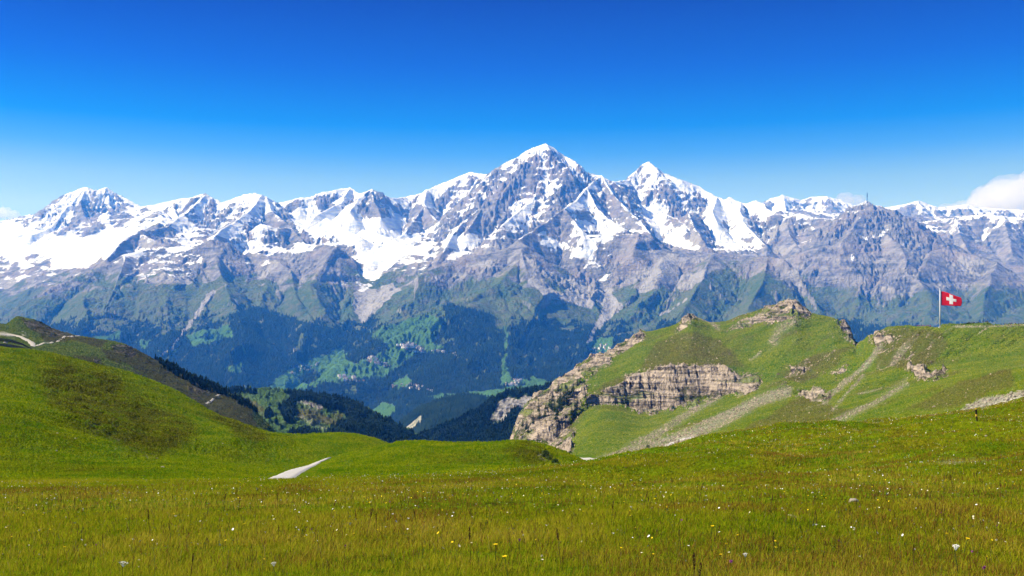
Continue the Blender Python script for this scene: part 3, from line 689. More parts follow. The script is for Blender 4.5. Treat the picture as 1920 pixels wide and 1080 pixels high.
def hill_material(name, g1, g2, g3, rockc, cell=1.0):
    """grass of several greens, brown heath, pale scree, banded rock; 'cell' is the size of the finest tufts in metres"""
    n = NT(name); P = n.pos()
    a = n.noise(P, 0.02 / cell, 4, 0.6); b_ = n.noise(P, 0.12 / cell, 4, 0.65); c = n.noise(P, 0.8 / cell, 3, 0.7)
    col = n.mix(n.remap(a, 0.35, 0.65), g1, g2)
    col = n.mix(n.remap(n.math('ADD', n.math('MULTIPLY', b_, 0.3), n.math('MULTIPLY', c, 0.7)), 0.38, 0.58), n.mix(0.8, col, tuple(v * 0.25 for v in g1)), col)
    col = n.mix(n.math('MULTIPLY', n.remap(b_, 0.5, 0.68), 0.35), col, g3)
    def soft(nm, lo=0.35, hi=0.65, amt=0.7):
        return n.remap(n.math('ADD', n.attr(nm), n.math('MULTIPLY', n.math('SUBTRACT', n.math('ADD', n.math('MULTIPLY', b_, 0.5), n.math('MULTIPLY', c, 0.5)), 0.5), amt)), lo, hi)
    tex = n.math('ADD', n.math('MULTIPLY', b_, 0.55), n.math('MULTIPLY', c, 0.45))
    col = n.mix(n.math('MULTIPLY', n.attr('heath'), n.remap(tex, 0.32, 0.58, 0.35, 1.0)), col, n.mix(c, (0.050, 0.042, 0.012), (0.120, 0.095, 0.030)))
    col = n.mix(n.math('MULTIPLY', n.attr('scree'), n.remap(tex, 0.36, 0.62, 0.25, 1.0)), col, n.mix(c, (0.26, 0.25, 0.19), (0.50, 0.47, 0.38)))
    strat = n.noise(n.mapping(P, (0.016 / cell, 0.016 / cell, 0.36 / cell), (0.10, -0.12, 0)), 1.0, 5, 0.65, 0.3)
    crack = n.noise(n.mapping(P, (0.42 / cell, 0.42 / cell, 0.07 / cell)), 1.0, 4, 0.65)
    rk = n.math('ADD', n.math('MULTIPLY', strat, 0.6), n.math('MULTIPLY', crack, 0.4))
    rock = n.ramp(rk, [(0.39, tuple(v * 0.08 for v in rockc)), (0.455, tuple(v * 0.42 for v in rockc)), (0.52, tuple(v * 0.95 for v in rockc)), (0.62, tuple(min(0.7, v * 1.25) for v in rockc))])
    ledge = n.remap(n.noise(n.mapping(P, (0.02 / cell, 0.02 / cell, 0.13 / cell), (0.10, -0.12, 0)), 1.0, 4, 0.6), 0.50, 0.62)
    rs = n.math('MULTIPLY', soft('rock', 0.42, 0.62, 1.1), n.math('SUBTRACT', 1.0, n.math('MULTIPLY', ledge, 0.8)))
    col = n.mix(rs, col, rock)
    h = n.math('ADD', n.math('MULTIPLY', b_, 0.7), n.math('MULTIPLY', c, 0.3))
    h = n.math('ADD', h, n.math('MULTIPLY', n.math('MULTIPLY', rk, rs), 9.0))
    return n.done(col, 0.95, n.bump(h, 1.6 * cell, 0.8), 0.0)

# --- dark wooded ridges down in the valley
def wooded(name, px, Y, guides, mat, masks=None, rough=6.0, seed=0, sharp=0.3, attrs_fn=None):
    s = Sheet(px, Y); s.profile(guides, sharp)
    s.H = s.H + rough * fbm(s.X / 160, s.Yg / 160, 5, seed=seed) + 0.35 * rough * fbm(s.X / 30, s.Yg / 30, 4, seed=seed + 3)
    return s

def deep(lines, dpy, dY):
    return [(x, y + dpy, z + dY) for x, y, z in lines]

mat_valley = hill_material('valley_slope', (0.030, 0.055, 0.018), (0.050, 0.085, 0.028), (0.07, 0.085, 0.035), (0.34, 0.32, 0.29), cell=5.0)
# centre ridge, far
c1 = [(560, 960, 3800), (700, 880, 3800), (735, 828, 3800), (752, 790, 3800), (790, 765, 3800), (830, 750, 3850), (870, 740, 3900), (905, 744, 3900), (950, 762, 3900), (1050, 800, 3900), (1200, 860, 3900)]
V1 = wooded('v1', np.linspace(560, 1200, 330), np.linspace(2900, 4500, 150), [[(560, 1000, 2900), (1200, 1000, 2900)], deep(c1, 45, -450), c1, deep(c1, 140, 600)], None, 22, 5)
V1.build('wooded_ridge', mat_valley, {'heath': np.zeros(V1.X.shape), 'scree': soft_mask(V1, [[(748, 812), (790, 778), (792, 790), (756, 822)]], 3, 9, 1), 'rock': np.zeros(V1.X.shape)})
# right wooded ridge under the rocky spur
c2 = [(660, 930, 2300), (740, 850, 2300), (785, 826, 2300), (830, 808, 2300), (870, 790, 2350), (905, 768, 2400), (925, 752, 2400), (945, 742, 2400), (980, 738, 2400), (1020, 732, 2400), (1060, 715, 2400), (1110, 690, 2400), (1250, 650, 2400), (1400, 640, 2400)]
V2 = wooded('v2', np.linspace(660, 1400, 420), np.linspace(1650, 3000, 190), [[(660, 1000, 1650), (1400, 960, 1650)], deep(c2, 60, -330), c2, deep(c2, 120, 500)], None, 14, 9)
V2.erode(260, 3, 0.05, 1.0, seed=4)
v2rock = soft_mask(V2, [[(918, 790), (935, 752), (958, 745), (985, 752), (990, 765), (960, 775), (940, 800), (925, 800)], [(975, 745), (1000, 742), (1000, 760), (980, 760)]], 7, 16, 1, 3)
V2.build('wooded_ridge', mat_valley, {'heath': np.zeros(V2.X.shape), 'scree': np.zeros(V2.X.shape), 'rock': v2rock})
# pasture hill with woods on its right
c3 = [(330, 790, 2250), (400, 745, 2250), (440, 737, 2250), (470, 734, 2250), (500, 733, 2250), (535, 736, 2250), (560, 741, 2250), (600, 744, 2200), (625, 746, 2200), (650, 752, 2200), (690, 770, 2150), (730, 792, 2100), (765, 808, 2050), (790, 826, 2000), (830, 870, 2000), (900, 960, 2000)]
m3 = [(330, 830, 1950), (440, 770, 1950), (500, 757, 1980), (540, 762, 1960), (580, 770, 1930), (620, 788, 1900), (660, 800, 1850), (700, 812, 1800), (760, 840, 1750), (830, 890, 1750), (900, 980, 1750)]
V3 = wooded('v3', np.linspace(330, 900, 430), np.linspace(1300, 2800, 220), [[(330, 960, 1300), (900, 1010, 1300)], [(330, 880, 1600), (480, 818, 1600), (560, 822, 1600), (640, 826, 1600), (760, 880, 1600), (900, 1000, 1600)], m3, c3, deep(c3, 90, 450)], None, 10, 15)
V3.erode(220, 3, 0.05, 1.0, seed=9)
V3.build('pasture_hill', hill_material('pasture', (0.055, 0.105, 0.022), (0.085, 0.14, 0.035), (0.10, 0.12, 0.05), (0.34, 0.31, 0.27), cell=3.5),
         {'heath': 0.8 * soft_mask(V3, [[(545, 765), (590, 768), (640, 792), (628, 800), (560, 785)], [(440, 745), (480, 752), (500, 775), (455, 770)], [(620, 778), (645, 775), (640, 790)]], 6, 20, 2, 5),
          'scree': 0.7 * soft_mask(V3, [[(552, 747), (605, 762), (600, 768), (556, 752)], [(560, 778), (585, 790), (620, 808), (600, 800), (565, 784)]], 4, 12, 1, 6), 'rock': soft_mask(V3, [[(560, 748), (606, 760), (606, 770), (575, 758)]], 4, 10, 1)})

# --- shaded ridge on the left with the farm road
c4 = [(-350, 560, 1150), (-60, 596, 1150), (0, 607, 1150), (14, 609, 1160), (22, 600, 1200), (32, 594, 1220), (55, 599, 1230), (75, 604, 1230), (110, 621, 1220), (150, 631, 1210), (190, 636, 1200), (235, 645, 1180), (262, 658, 1170), (300, 680, 1170), (350, 704, 1170), (385, 722, 1160), (425, 735, 1150), (448, 746, 1140), (466, 758, 1120), (500, 790, 1100), (560, 860, 1100), (640, 980, 1100)]
m4 = [(-350, 590, 950), (-60, 628, 960), (0, 634, 960), (60, 640, 990), (110, 645, 1030), (170, 652, 1050), (220, 668, 1060), (260, 690, 1040), (300, 712, 1020), (350, 738, 1000), (400, 765, 980), (440, 785, 960), (500, 830, 950), (560, 900, 950), (640, 1020, 950)]
f4 = [(-350, 640, 700), (0, 668, 720), (60, 672, 740), (150, 690, 800), (220, 715, 830), (300, 752, 830), (400, 805, 820), (480, 850, 820), (640, 1040, 820)]
L = Sheet(np.linspace(-350, 640, 760), np.linspace(470, 1650, 330))
L.profile([[(-350, 760, 470), (0, 780, 470), (200, 800, 470), (400, 880, 470), (640, 1080, 470)], f4, m4, c4, deep(c4, 90, 260)], 0.25, [20, 20, 12, 3, 20])
cl = soft_mask(L, [[(38, 598), (75, 602), (115, 622), (150, 634), (120, 636), (80, 625), (55, 615)], [(205, 650), (240, 648), (262, 668), (240, 668), (215, 660)], [(172, 668), (186, 680), (176, 682)], [(350, 728), (375, 718), (400, 738), (370, 748), (352, 738)]], 5, 18, 2, 12)
L.H = L.H + 3.0 * fbm(L.X / 60, L.Yg / 60, 5, seed=14) + 0.7 * fbm(L.X / 9, L.Yg / 9, 4, seed=15)
L.erode(110, 3, 0.03, 0.4 + 0.8 * cl, seed=2)
lheath = soft_mask(L, [[(40, 597), (110, 620), (150, 632), (200, 640), (190, 652), (140, 640), (90, 640), (60, 620)], [(190, 655), (262, 655), (320, 690), (400, 730), (470, 760), (480, 800), (400, 790), (300, 735), (240, 705), (205, 680)], [(140, 665), (185, 675), (210, 700), (260, 730), (200, 715), (150, 690)]], 8, 26, 4, 21)
lgreen = soft_mask(L, [[(190, 672), (230, 680), (275, 705), (255, 708), (215, 690)]], 5, 16, 2, 33)
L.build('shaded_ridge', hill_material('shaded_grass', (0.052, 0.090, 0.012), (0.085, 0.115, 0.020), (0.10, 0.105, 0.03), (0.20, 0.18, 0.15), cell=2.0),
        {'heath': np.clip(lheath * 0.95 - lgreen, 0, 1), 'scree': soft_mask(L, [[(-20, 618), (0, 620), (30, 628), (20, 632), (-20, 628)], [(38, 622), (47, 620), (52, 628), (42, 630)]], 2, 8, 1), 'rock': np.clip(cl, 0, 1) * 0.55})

# --- rocky green ridge on the right, and the hill that carries the flag
cR = [(880, 990, 1250), (940, 890, 1270), (964, 800, 1290), (972, 778, 1300), (1000, 747, 1330), (1030, 728, 1360), (1055, 708, 1400), (1080, 690, 1430), (1105, 674, 1450), (1130, 664, 1470), (1155, 655, 1490), (1180, 641, 1500), (1204, 624, 1510), (1225, 621, 1520), (1240, 616, 1520), (1262, 610, 1525), (1275, 603, 1530), (1296, 589, 1530), (1312, 598, 1530), (1332, 606, 1530), (1365, 601, 1530), (1385, 592, 1520), (1410, 585, 1515), (1450, 574, 1505), (1484, 563, 1500), (1492, 566, 1490), (1502, 575, 1480), (1520, 588, 1460), (1545, 592, 1430), (1565, 597, 1390), (1583, 612, 1340), (1598, 630, 1290), (1606, 642, 1250),
      (1612, 643, 1130), (1625, 634, 1060), (1640, 623, 1010), (1660, 617, 980), (1690, 614, 950), (1730, 613, 930), (1762, 613, 920), (1800, 610, 910), (1840, 608, 900), (1920, 607, 900), (2050, 598, 900), (2260, 600, 900)]
tR = [(880, 1010, 900), (940, 930, 940), (970, 860, 980), (1000, 820, 1010), (1040, 800, 1030), (1080, 775, 1060), (1100, 742, 1090), (1140, 730, 1110), (1165, 720, 1120), (1185, 703, 1140), (1230, 695, 1150), (1285, 690, 1150), (1340, 685, 1150), (1375, 704, 1130), (1420, 704, 1120), (1460, 690, 1110), (1520, 690, 1050), (1580, 690, 960), (1640, 672, 900), (1700, 658, 850), (1760, 652, 820), (1830, 648, 790), (1920, 645, 780), (2260, 640, 780)]
bR = [(880, 1030, 860), (940, 950, 900), (970, 880, 945), (1000, 845, 980), (1040, 825, 1005), (1080, 798, 1040), (1100, 758, 1070), (1140, 756, 1082), (1165, 760, 1084), (1185, 772, 1084), (1210, 778, 1086), (1250, 768, 1094), (1300, 756, 1104), (1345, 744, 1106), (1375, 740, 1096), (1418, 722, 1096), (1460, 705, 1085), (1520, 705, 1015), (1580, 705, 920), (1640, 690, 860), (1700, 680, 800), (1760, 676, 760), (1830, 672, 725), (1920, 668, 715), (2260, 660, 715)]
lR = [(880, 1060, 640), (960, 960, 640), (1010, 880, 640), (1060, 852, 650), (1100, 842, 660), (1150, 845, 640), (1200, 840, 620), (1300, 806, 640), (1400, 770, 660), (1500, 762, 640), (1600, 745, 610), (1700, 720, 580), (1800, 700, 560), (1860, 695, 560), (1920, 690, 560), (2260, 670, 560)]
kR = [(880, 1070, 500), (1060, 885, 500), (1100, 872, 500), (1150, 866, 490), (1200, 862, 470), (1300, 835, 470), (1400, 812, 460), (1500, 790, 450), (1600, 774, 430), (1700, 748, 420), (1780, 728, 415), (1840, 708, 415), (1900, 693, 415), (2000, 675, 415), (2260, 640, 415)]
jR = [(880, 1090, 380), (1060, 905, 380), (1150, 885, 370), (1300, 870, 350), (1500, 826, 340), (1600, 806, 330), (1700, 786, 320), (1800, 768, 310), (1920, 740, 300), (2260, 690, 300)]
iR = [(880, 1110, 230), (1300, 960, 230), (1600, 880, 215), (1920, 820, 200), (2260, 770, 200)]
RY = np.concatenate([np.linspace(190, 620, 170)[:-1], np.linspace(620, 1560, 430)[:-1], np.linspace(1560, 2300, 60)])
R = Sheet(np.linspace(880, 2260, 1180), RY)
R.profile([iR, jR, kR, lR, bR, tR, cR, deep(cR, 25, 60), deep(cR, 150, 500)], 0.35, [40, 40, 30, 40, 22, 22, 2.5, 6, 30])
rpx, rpy = R.PX(), R.PY()
amp = np.clip((R.Yg - 300) / 500, 0.15, 1)
# limestone slab along the crest, cliff band, bare left flank, small outcrops
ROCKR = [[(1098, 740), (1140, 728), (1165, 716), (1190, 700), (1235, 692), (1290, 688), (1345, 682), (1365, 700), (1420, 702), (1425, 722), (1400, 742), (1375, 742), (1340, 748), (1300, 762), (1250, 770), (1215, 780), (1195, 776), (1175, 760), (1135, 758), (1100, 760)],
         [(940, 900), (964, 800), (972, 778), (1000, 747), (1055, 708), (1080, 690), (1130, 664), (1180, 641), (1206, 622), (1212, 632), (1180, 655), (1140, 685), (1105, 710), (1098, 735), (1088, 765), (1070, 790), (1075, 830), (1065, 860), (1040, 850), (1020, 830), (980, 835)],
         [(1365, 618), (1400, 600), (1450, 576), (1485, 562), (1496, 566), (1525, 590), (1515, 596), (1490, 590), (1462, 606), (1440, 610), (1430, 602), (1395, 612)],
         [(1575, 604), (1598, 625), (1608, 648), (1600, 646), (1580, 622)],
         [(1630, 636), (1645, 626), (1656, 634), (1690, 634), (1672, 644), (1650, 648), (1636, 650)],
         [(1500, 736), (1520, 733), (1558, 742), (1555, 752), (1525, 752), (1502, 745)],
         [(1700, 688), (1730, 690), (1745, 705), (1775, 692), (1768, 712), (1752, 722), (1730, 712), (1712, 706)],
         [(1478, 690), (1515, 692), (1505, 698), (1485, 698)], [(1692, 660), (1712, 658), (1708, 670), (1695, 668)], [(1275, 603), (1296, 589), (1300, 597), (1282, 618), (1272, 620)], [(1560, 700), (1590, 690), (1584, 704), (1565, 712)]]
rrock = soft_mask(R, ROCKR, 16, 26, 3, 61)
# undercut the cliff band and roughen rock: blocks, ledges and clefts
R.H = R.H + amp * 3.2 * fbm(R.X / 75, R.Yg / 75, 4, seed=71)
fall = np.array([-0.62, -0.78]); u = R.X * fall[0] + R.Yg * fall[1]; v = -R.X * fall[1] + R.Yg * fall[0]
ribz = sstep(1330, 1480, rpx + (rpy - 700) * 0.4)
R.H = R.H + ribz * (1 - rrock) * amp * (6.5 * fbm(u / 420, v / 65, 4, seed=72) + 1.2 * fbm(u / 160, v / 14, 3, seed=73))
R.erode(110, 3, 0.035, amp * (0.5 + 1.0 * rrock), seed=6)
lf = in_poly(rpx, rpy, ROCKR[1]).astype(np.float32)
R.H = R.H + rrock * (2.2 * (fbm(R.X / 30, R.Yg / 30, 4, seed=74, ridged=True, gain=0.6) - 0.5) + 1.6 * fbm(R.X / 9, R.Yg / 9, 3, seed=75, ridged=True))
R.H = R.H + rrock * (3.0 * (fbm(R.X / 11, R.Yg / 60, 4, seed=91, ridged=True, gain=0.6) - 0.4) + 1.2 * (fbm(R.X / 3.5, R.Yg / 20, 2, seed=92, ridged=True) - 0.4))
R.H = R.H + (1 - rrock) * amp * 0.35 * fbm(R.X / 7, R.Yg / 7, 3, seed=76)
zz = R.H / 9.0 + 0.5 * fbm(R.X / 120, R.Yg / 120, 3, seed=78) + R.X / 90
rrock = np.clip(rrock * (0.78 + 0.75 * fbm(R.X / 40, R.Yg / 40, 4, seed=85)), 0, 1)
R.H = R.H - rrock * 0.9 * np.sin(6.2832 * zz)
rpx, rpy = R.PX(), R.PY()
rsl = np.hypot(*R.grad())
nA = fbm(R.X / 90, R.Yg / 90, 4, seed=81); nB = fbm(u / 300, v / 16, 4, seed=82)
STREAK = [([(1472, 735), (1420, 752), (1360, 785), (1290, 818), (1200, 850), (1130, 872)], 13, 1.0), ([(1345, 745), (1300, 770), (1240, 810), (1170, 845)], 9, 0.55), ([(1650, 650), (1630, 680), (1600, 705), (1565, 735), (1545, 755)], 6, 0.75),
          ([(1700, 720), (1640, 755), (1560, 795), (1490, 825)], 8, 0.6), ([(1470, 800), (1440, 825), (1420, 845)], 5, 0.5), ([(1300, 592), (1330, 603), (1350, 617)], 5, 0.7), ([(1490, 600), (1460, 620), (1450, 640)], 12, 0.55), ([(1425, 660), (1415, 670), (1405, 675)], 3, 0.8), ([(1610, 740), (1640, 733), (1655, 728)], 1.5, 0.8), ([(1790, 614), (1850, 612), (1930, 609)], 2.0, 0.9), ([(1832, 627), (1850, 614)], 1.2, 0.8), ([(1620, 706), (1600, 725), (1560, 770)], 4, 0.5)]
rscree = np.zeros(R.X.shape, np.float32)
STREAK = [(a, b * 0.68, c * 0.70) for a, b, c in STREAK]
for ln, wd, st in STREAK:
    rscree = np.maximum(rscree, st * sstep(wd * 2.2, 0, line_dist(rpx + 6 * nA, rpy + 4 * nB, ln) - 0.9 * wd * nB))
rscree = np.maximum(rscree, soft_mask(R, [[(1775, 790), (1810, 762), (1850, 745), (1920, 732), (2100, 700), (2100, 800), (1780, 800)]], 12, 40, 3, 65))
rscree = np.maximum(rscree, 0.35 * sstep(0.25, 0.6, nB) * ribz * amp)
rheath = np.clip(0.55 * sstep(0.05, 0.4, nA + 0.5 * nB) + 0.75 * soft_mask(R, [[(1190, 690), (1230, 640), (1300, 620), (1350, 640), (1400, 690), (1300, 690)], [(1100, 740), (1165, 690), (1190, 690), (1165, 720), (1130, 735)], [(1460, 700), (1540, 660), (1600, 650), (1560, 690), (1500, 720)], [(1690, 615), (1640, 625), (1640, 690), (1740, 690), (1780, 650), (1760, 620)], [(1690, 770), (1800, 715), (1900, 690), (1900, 725), (1790, 765)], [(1380, 812), (1500, 745), (1600, 770), (1500, 800)]], 14, 40, 6, 66), 0, 1)
lush = soft_mask(R, [[(1790, 690), (1830, 650), (1930, 630), (2260, 620), (2260, 670), (1900, 672)], [(1075, 860), (1100, 770), (1180, 775), (1230, 790), (1140, 870)], [(1110, 730), (1160, 690), (1230, 640), (1200, 690), (1150, 715)]], 14, 40, 6, 67)
rheath = np.clip(rheath - lush, 0, 1)
spk = fbm(R.X / 13, R.Yg / 13, 4, seed=141, gain=0.65)
rrock = np.maximum(rrock, 0.9 * sstep(0.20, 0.42, spk + 0.35 * nA) * sstep(0.25, 0.6, rheath) * sstep(0.35, 0.6, rsl))
mat_right = hill_material('alpine_pasture', (0.066, 0.135, 0.003), (0.125, 0.165, 0.005), (0.155, 0.140, 0.018), (0.46, 0.375, 0.28), cell=1.6)
R.build('rocky_ridge', mat_right, {'heath': rheath * 0.8, 'scree': rscree, 'rock': rrock})
print('hills', time.time() - T0)

# --- the meadow and the grassy hills at hand
W0 = [(-400, 2200, 1.0), (2300, 2200, 1.0)]
gs = []
gs.append([(-400, 4200, 0.9), (2300, 4200, 0.9)])
gs.append([(-400, 1290, 5.0), (2300, 1290, 5.0)])
gs.append([(-400, 1080, 10.7), (2300, 1078, 10.7)])
gs.append([(-400, 968, 20), (400, 962, 20), (960, 957, 20), (1500, 945, 20), (2300, 930, 20)])
gs.append([(-400, 930, 32), (400, 925, 32), (960, 917, 34), (1300, 905, 36), (1600, 885, 38), (1920, 865, 40), (2300, 850, 40)])
brow = [(-400, 908, 46), (0, 908, 48), (200, 906, 50), (480, 902, 52), (640, 897, 55), (800, 894, 58), (900, 889, 62), (950, 884, 66), (1000, 877, 70), (1060, 870, 78), (1150, 866, 86), (1200, 858, 92), (1250, 847, 98), (1330, 831, 106), (1450, 815, 114), (1560, 800, 120), (1700, 789, 126), (1830, 776, 130), (1880, 765, 132), (1920, 752, 135), (2050, 725, 140), (2300, 690, 140)]
gs.append(brow)
dip = [(-400, 880, 85), (0, 880, 85), (200, 888, 84), (330, 892, 82), (440, 900, 80), (480, 906, 78), (640, 906, 78), (800, 902, 82), (900, 898, 86), (950, 895, 92), (1060, 890, 100), (1150, 890, 110), (1250, 885, 125), (1450, 850, 145), (1700, 830, 155), (1920, 795, 165), (2300, 730, 170)]
gs.append(dip)
gs.append([(-400, 820, 130), (0, 835, 125), (120, 840, 125), (250, 858, 120), (350, 862, 118), (420, 876, 115), (480, 888, 112), (560, 884, 112), (640, 884, 112), (720, 878, 115), (800, 874, 118), (900, 872, 120), (960, 874, 120), (1060, 880, 125), (1150, 905, 140), (1450, 880, 175), (1920, 830, 200), (2300, 760, 205)])
cA = [(-400, 720, 200), (0, 745, 195), (100, 765, 190), (200, 800, 185), (300, 835, 180), (400, 852, 175), (480, 865, 172), (560, 872, 170), (610, 864, 170), (650, 853, 172), (700, 840, 175), (740, 832, 178), (790, 827, 180), (850, 831, 180), (920, 833, 180), (958, 828, 180), (985, 827, 180), (1010, 838, 178), (1040, 850, 176), (1080, 862, 172), (1110, 874, 170), (1200, 930, 175), (1450, 920, 215), (1920, 860, 240), (2300, 800, 245)]
gs.append(cA)
gs.append([(-400, 690, 245), (0, 700, 240), (100, 725, 238), (200, 762, 232), (300, 797, 226), (400, 822, 222), (480, 842, 220), (560, 850, 218), (620, 845, 218), (680, 846, 218), (740, 850, 220), (850, 855, 222), (985, 850, 222), (1110, 890, 215), (1200, 950, 220), (1920, 900, 290), (2300, 840, 290)])
cB = [(-400, 590, 345), (-100, 632, 335), (0, 645, 330), (50, 651, 328), (100, 666, 325), (200, 697, 320), (270, 715, 315), (350, 744, 310), (400, 770, 305), (450, 799, 300), (480, 809, 296), (520, 818, 292), (560, 822, 290), (600, 817, 288), (640, 815, 285), (680, 821, 280), (715, 829, 275), (760, 850, 272), (850, 880, 270), (985, 890, 270), (1200, 980, 270), (1920, 940, 340), (2300, 880, 340)]
gs.append(cB)
NGS = len(gs); gs.append(deep(cB, 60, 60)); gs.append(deep(cB, 190, 220))
GY = np.exp(np.linspace(np.log(1.2), np.log(560), 620))
G = Sheet(np.linspace(-380, 2300, 1240), GY)
G.profile(gs, 0.1, [60] * 6 + [22] * (len(gs) - 6))
TRACK = [(500, 911), (528, 897), (550, 886), (572, 877), (594, 868), (617, 859)]
TRK = [G.hit(*q, 66) for q in TRACK]
bedl = line_dist(G.X, G.Yg, [(q.x, q.y) for q in TRK])
far = sstep(60, 150, G.Yg) * sstep(3, 14, bedl)
gpx, gpy = G.PX(), G.PY()
tuft = sstep(14, 60, G.Yg)
G.H = G.H + far * ((1.2 + 3.0 * sstep(760, 480, gpx)) * fbm(G.X / 64, G.Yg / 64, 3, seed=101) + 0.45 * sstep(700, 450, gpx) * fbm(G.X / 22 + G.Yg / 60, G.Yg / 14, 3, seed=107)) + sstep(60, 110, G.Yg) * sstep(2, 6, bedl) * 0.5 * fbm(G.X / 9, G.Yg / 9, 3, seed=102) + tuft * sstep(1.5, 4, bedl) * (0.10 + 0.12 * far) * fbm(G.X / 1.7, G.Yg / 1.7, 3, seed=103) + 0.06 * fbm(G.X / 0.8, G.Yg / 0.8, 2, seed=104)
rmd = sstep(980, 1250, gpx) * sstep(18, 50, G.Yg) * sstep(150, 110, G.Yg)
G.H = G.H + rmd * (1.5 * fbm(G.X / 16 + G.Yg / 60, G.Yg / 11, 3, seed=105) + 0.35 * fbm(G.X / 5, G.Yg / 4, 3, seed=106))
G.erode(40, 2, 0.012, far * sstep(300, 40, gpx * 0 + 100), seed=12)
# terracettes (small cattle steps) on the steep heath of the left hill
lh = soft_mask(G, [[(60, 700), (120, 676), (190, 704), (250, 728), (300, 765), (350, 785), (380, 815), (350, 832), (325, 842), (290, 862), (240, 842), (160, 800), (100, 760), (85, 730)], [(380, 770), (420, 780), (480, 812), (500, 830), (470, 828), (420, 800)], [(945, 840), (985, 832), (1015, 842), (1045, 862), (1000, 872), (960, 862)]], 26, 70, 26, 111)
G.H = G.H + lh * 0.16 * np.sin(6.2832 * (G.H / 1.6 + 0.7 * fbm(G.X / 14, G.Yg / 14, 3, seed=112)))
gn = fbm(G.X / 11, G.Yg / 11, 4, seed=121); gn2 = fbm(G.X / 3, G.Yg / 3, 3, seed=122)
lh2 = soft_mask(G, [[(-100, 630), (0, 644), (100, 665), (270, 714), (400, 768), (520, 816), (560, 822), (555, 838), (470, 815), (380, 782), (250, 735), (120, 690), (-100, 660)], [(-50, 770), (60, 775), (150, 800), (200, 835), (120, 830), (-50, 810)],
                    [(0, 850), (120, 862), (260, 880), (330, 892), (200, 892), (0, 885)], [(640, 816), (715, 829), (700, 834), (640, 822)], [(760, 850), (900, 845), (960, 840), (950, 865), (800, 872)], [(400, 840), (480, 858), (540, 872), (440, 866)]], 14, 60, 14, 117)
gheath = np.clip(0.45 * lh2 * (0.6 + 0.8 * fbm(G.X / 18, G.Yg / 18, 3, seed=118)) + 0.95 * lh + 0.25 * sstep(0.1, 0.5, gn + 0.4 * gn2), 0, 1)
gscree = 0.32 * soft_mask(G, [[(165, 785), (230, 825), (300, 855), (290, 862), (215, 832), (160, 795)]], 6, 14, 5, 113)
gscree = np.maximum(gscree, 0.8 * soft_mask(G, [[(1755, 866), (1785, 862), (1860, 864), (1800, 867), (1765, 872)]], 3, 14, 1, 114))
grock = soft_mask(G, [[(1010, 846), (1022, 843), (1035, 855), (1020, 866), (1008, 858)], [(270, 852), (300, 858), (298, 862), (275, 858)]], 4, 10, 1, 115)
n = NT('meadow_ground'); P = n.pos()
a = n.noise(P, 0.035, 4, 0.6); b_ = n.noise(P, 0.22, 4, 0.6); c = n.noise(P, 1.6, 4, 0.7); d = n.noise(P, 7.0, 2, 0.6)
g = n.mix(n.remap(a, 0.36, 0.64), (0.072, 0.135, 0.003), (0.135, 0.168, 0.004))
g = n.mix(n.math('MULTIPLY', n.remap(b_, 0.48, 0.66), 0.55), g, (0.165, 0.120, 0.006))
g = n.mix(n.math('MULTIPLY', n.attr('lush'), 0.8), g, n.mix(n.remap(b_, 0.35, 0.65), (0.064, 0.135, 0.002), (0.135, 0.172, 0.003)))
cd = n.math('ADD', n.math('MULTIPLY', c, 0.55), n.math('MULTIPLY', d, 0.45))
g = n.mix(n.remap(cd, 0.36, 0.58), n.mix(0.8, g, (0.020, 0.034, 0.002)), g)
g = n.mix(n.math('MULTIPLY', n.remap(cd, 0.56, 0.70), 0.45), g, (0.20, 0.20, 0.012))
def soft(nm, lo=0.25, hi=0.75, amt=0.9):
    return n.remap(n.math('ADD', n.attr(nm), n.math('MULTIPLY', n.math('SUBTRACT', n.math('ADD', n.math('MULTIPLY', b_, 0.4), n.math('MULTIPLY', c, 0.6)), 0.5), amt)), lo, hi)
tex = n.math('ADD', n.math('MULTIPLY', b_, 0.22), n.math('MULTIPLY', cd, 0.78))
g = n.mix(n.math('MULTIPLY', n.attr('heath'), n.remap(tex, 0.36, 0.60, 0.45, 1.0)), g, n.mix(n.remap(cd, 0.35, 0.65), (0.030, 0.027, 0.003), (0.095, 0.085, 0.009)))
g = n.mix(n.math('MULTIPLY', n.attr('scree'), n.remap(tex, 0.40, 0.60, 0.2, 1.0)), g, n.mix(c, (0.24, 0.23, 0.15), (0.44, 0.41, 0.32)))
g = n.mix(soft('rock'), g, n.mix(c, (0.05, 0.045, 0.035), (0.25, 0.22, 0.18)))
hgt = n.math('ADD', n.math('MULTIPLY', c, 0.6), n.math('MULTIPLY', d, 0.25))
hgt = n.math('ADD', hgt, n.math('MULTIPLY', b_, 1.2))
mat_meadow = n.done(g, 0.95, n.bump(hgt, 0.55, 0.9), 0.0)
blim = np.interp(G.px, [b[0] for b in brow], [b[2] for b in brow])[None, :]
lushg = sstep(0.75, 1.25, G.Yg / blim + 0.14 * fbm(G.X / 7, G.Yg / 9, 3, seed=133)) * (0.75 + 0.5 * fbm(G.X / 30, G.Yg / 30, 3, seed=131))
G.build('meadow', mat_meadow, {'lush': np.clip(lushg, 0, 1), 'heath': gheath, 'scree': gscree, 'rock': grock})
print('meadow', time.time() - T0)
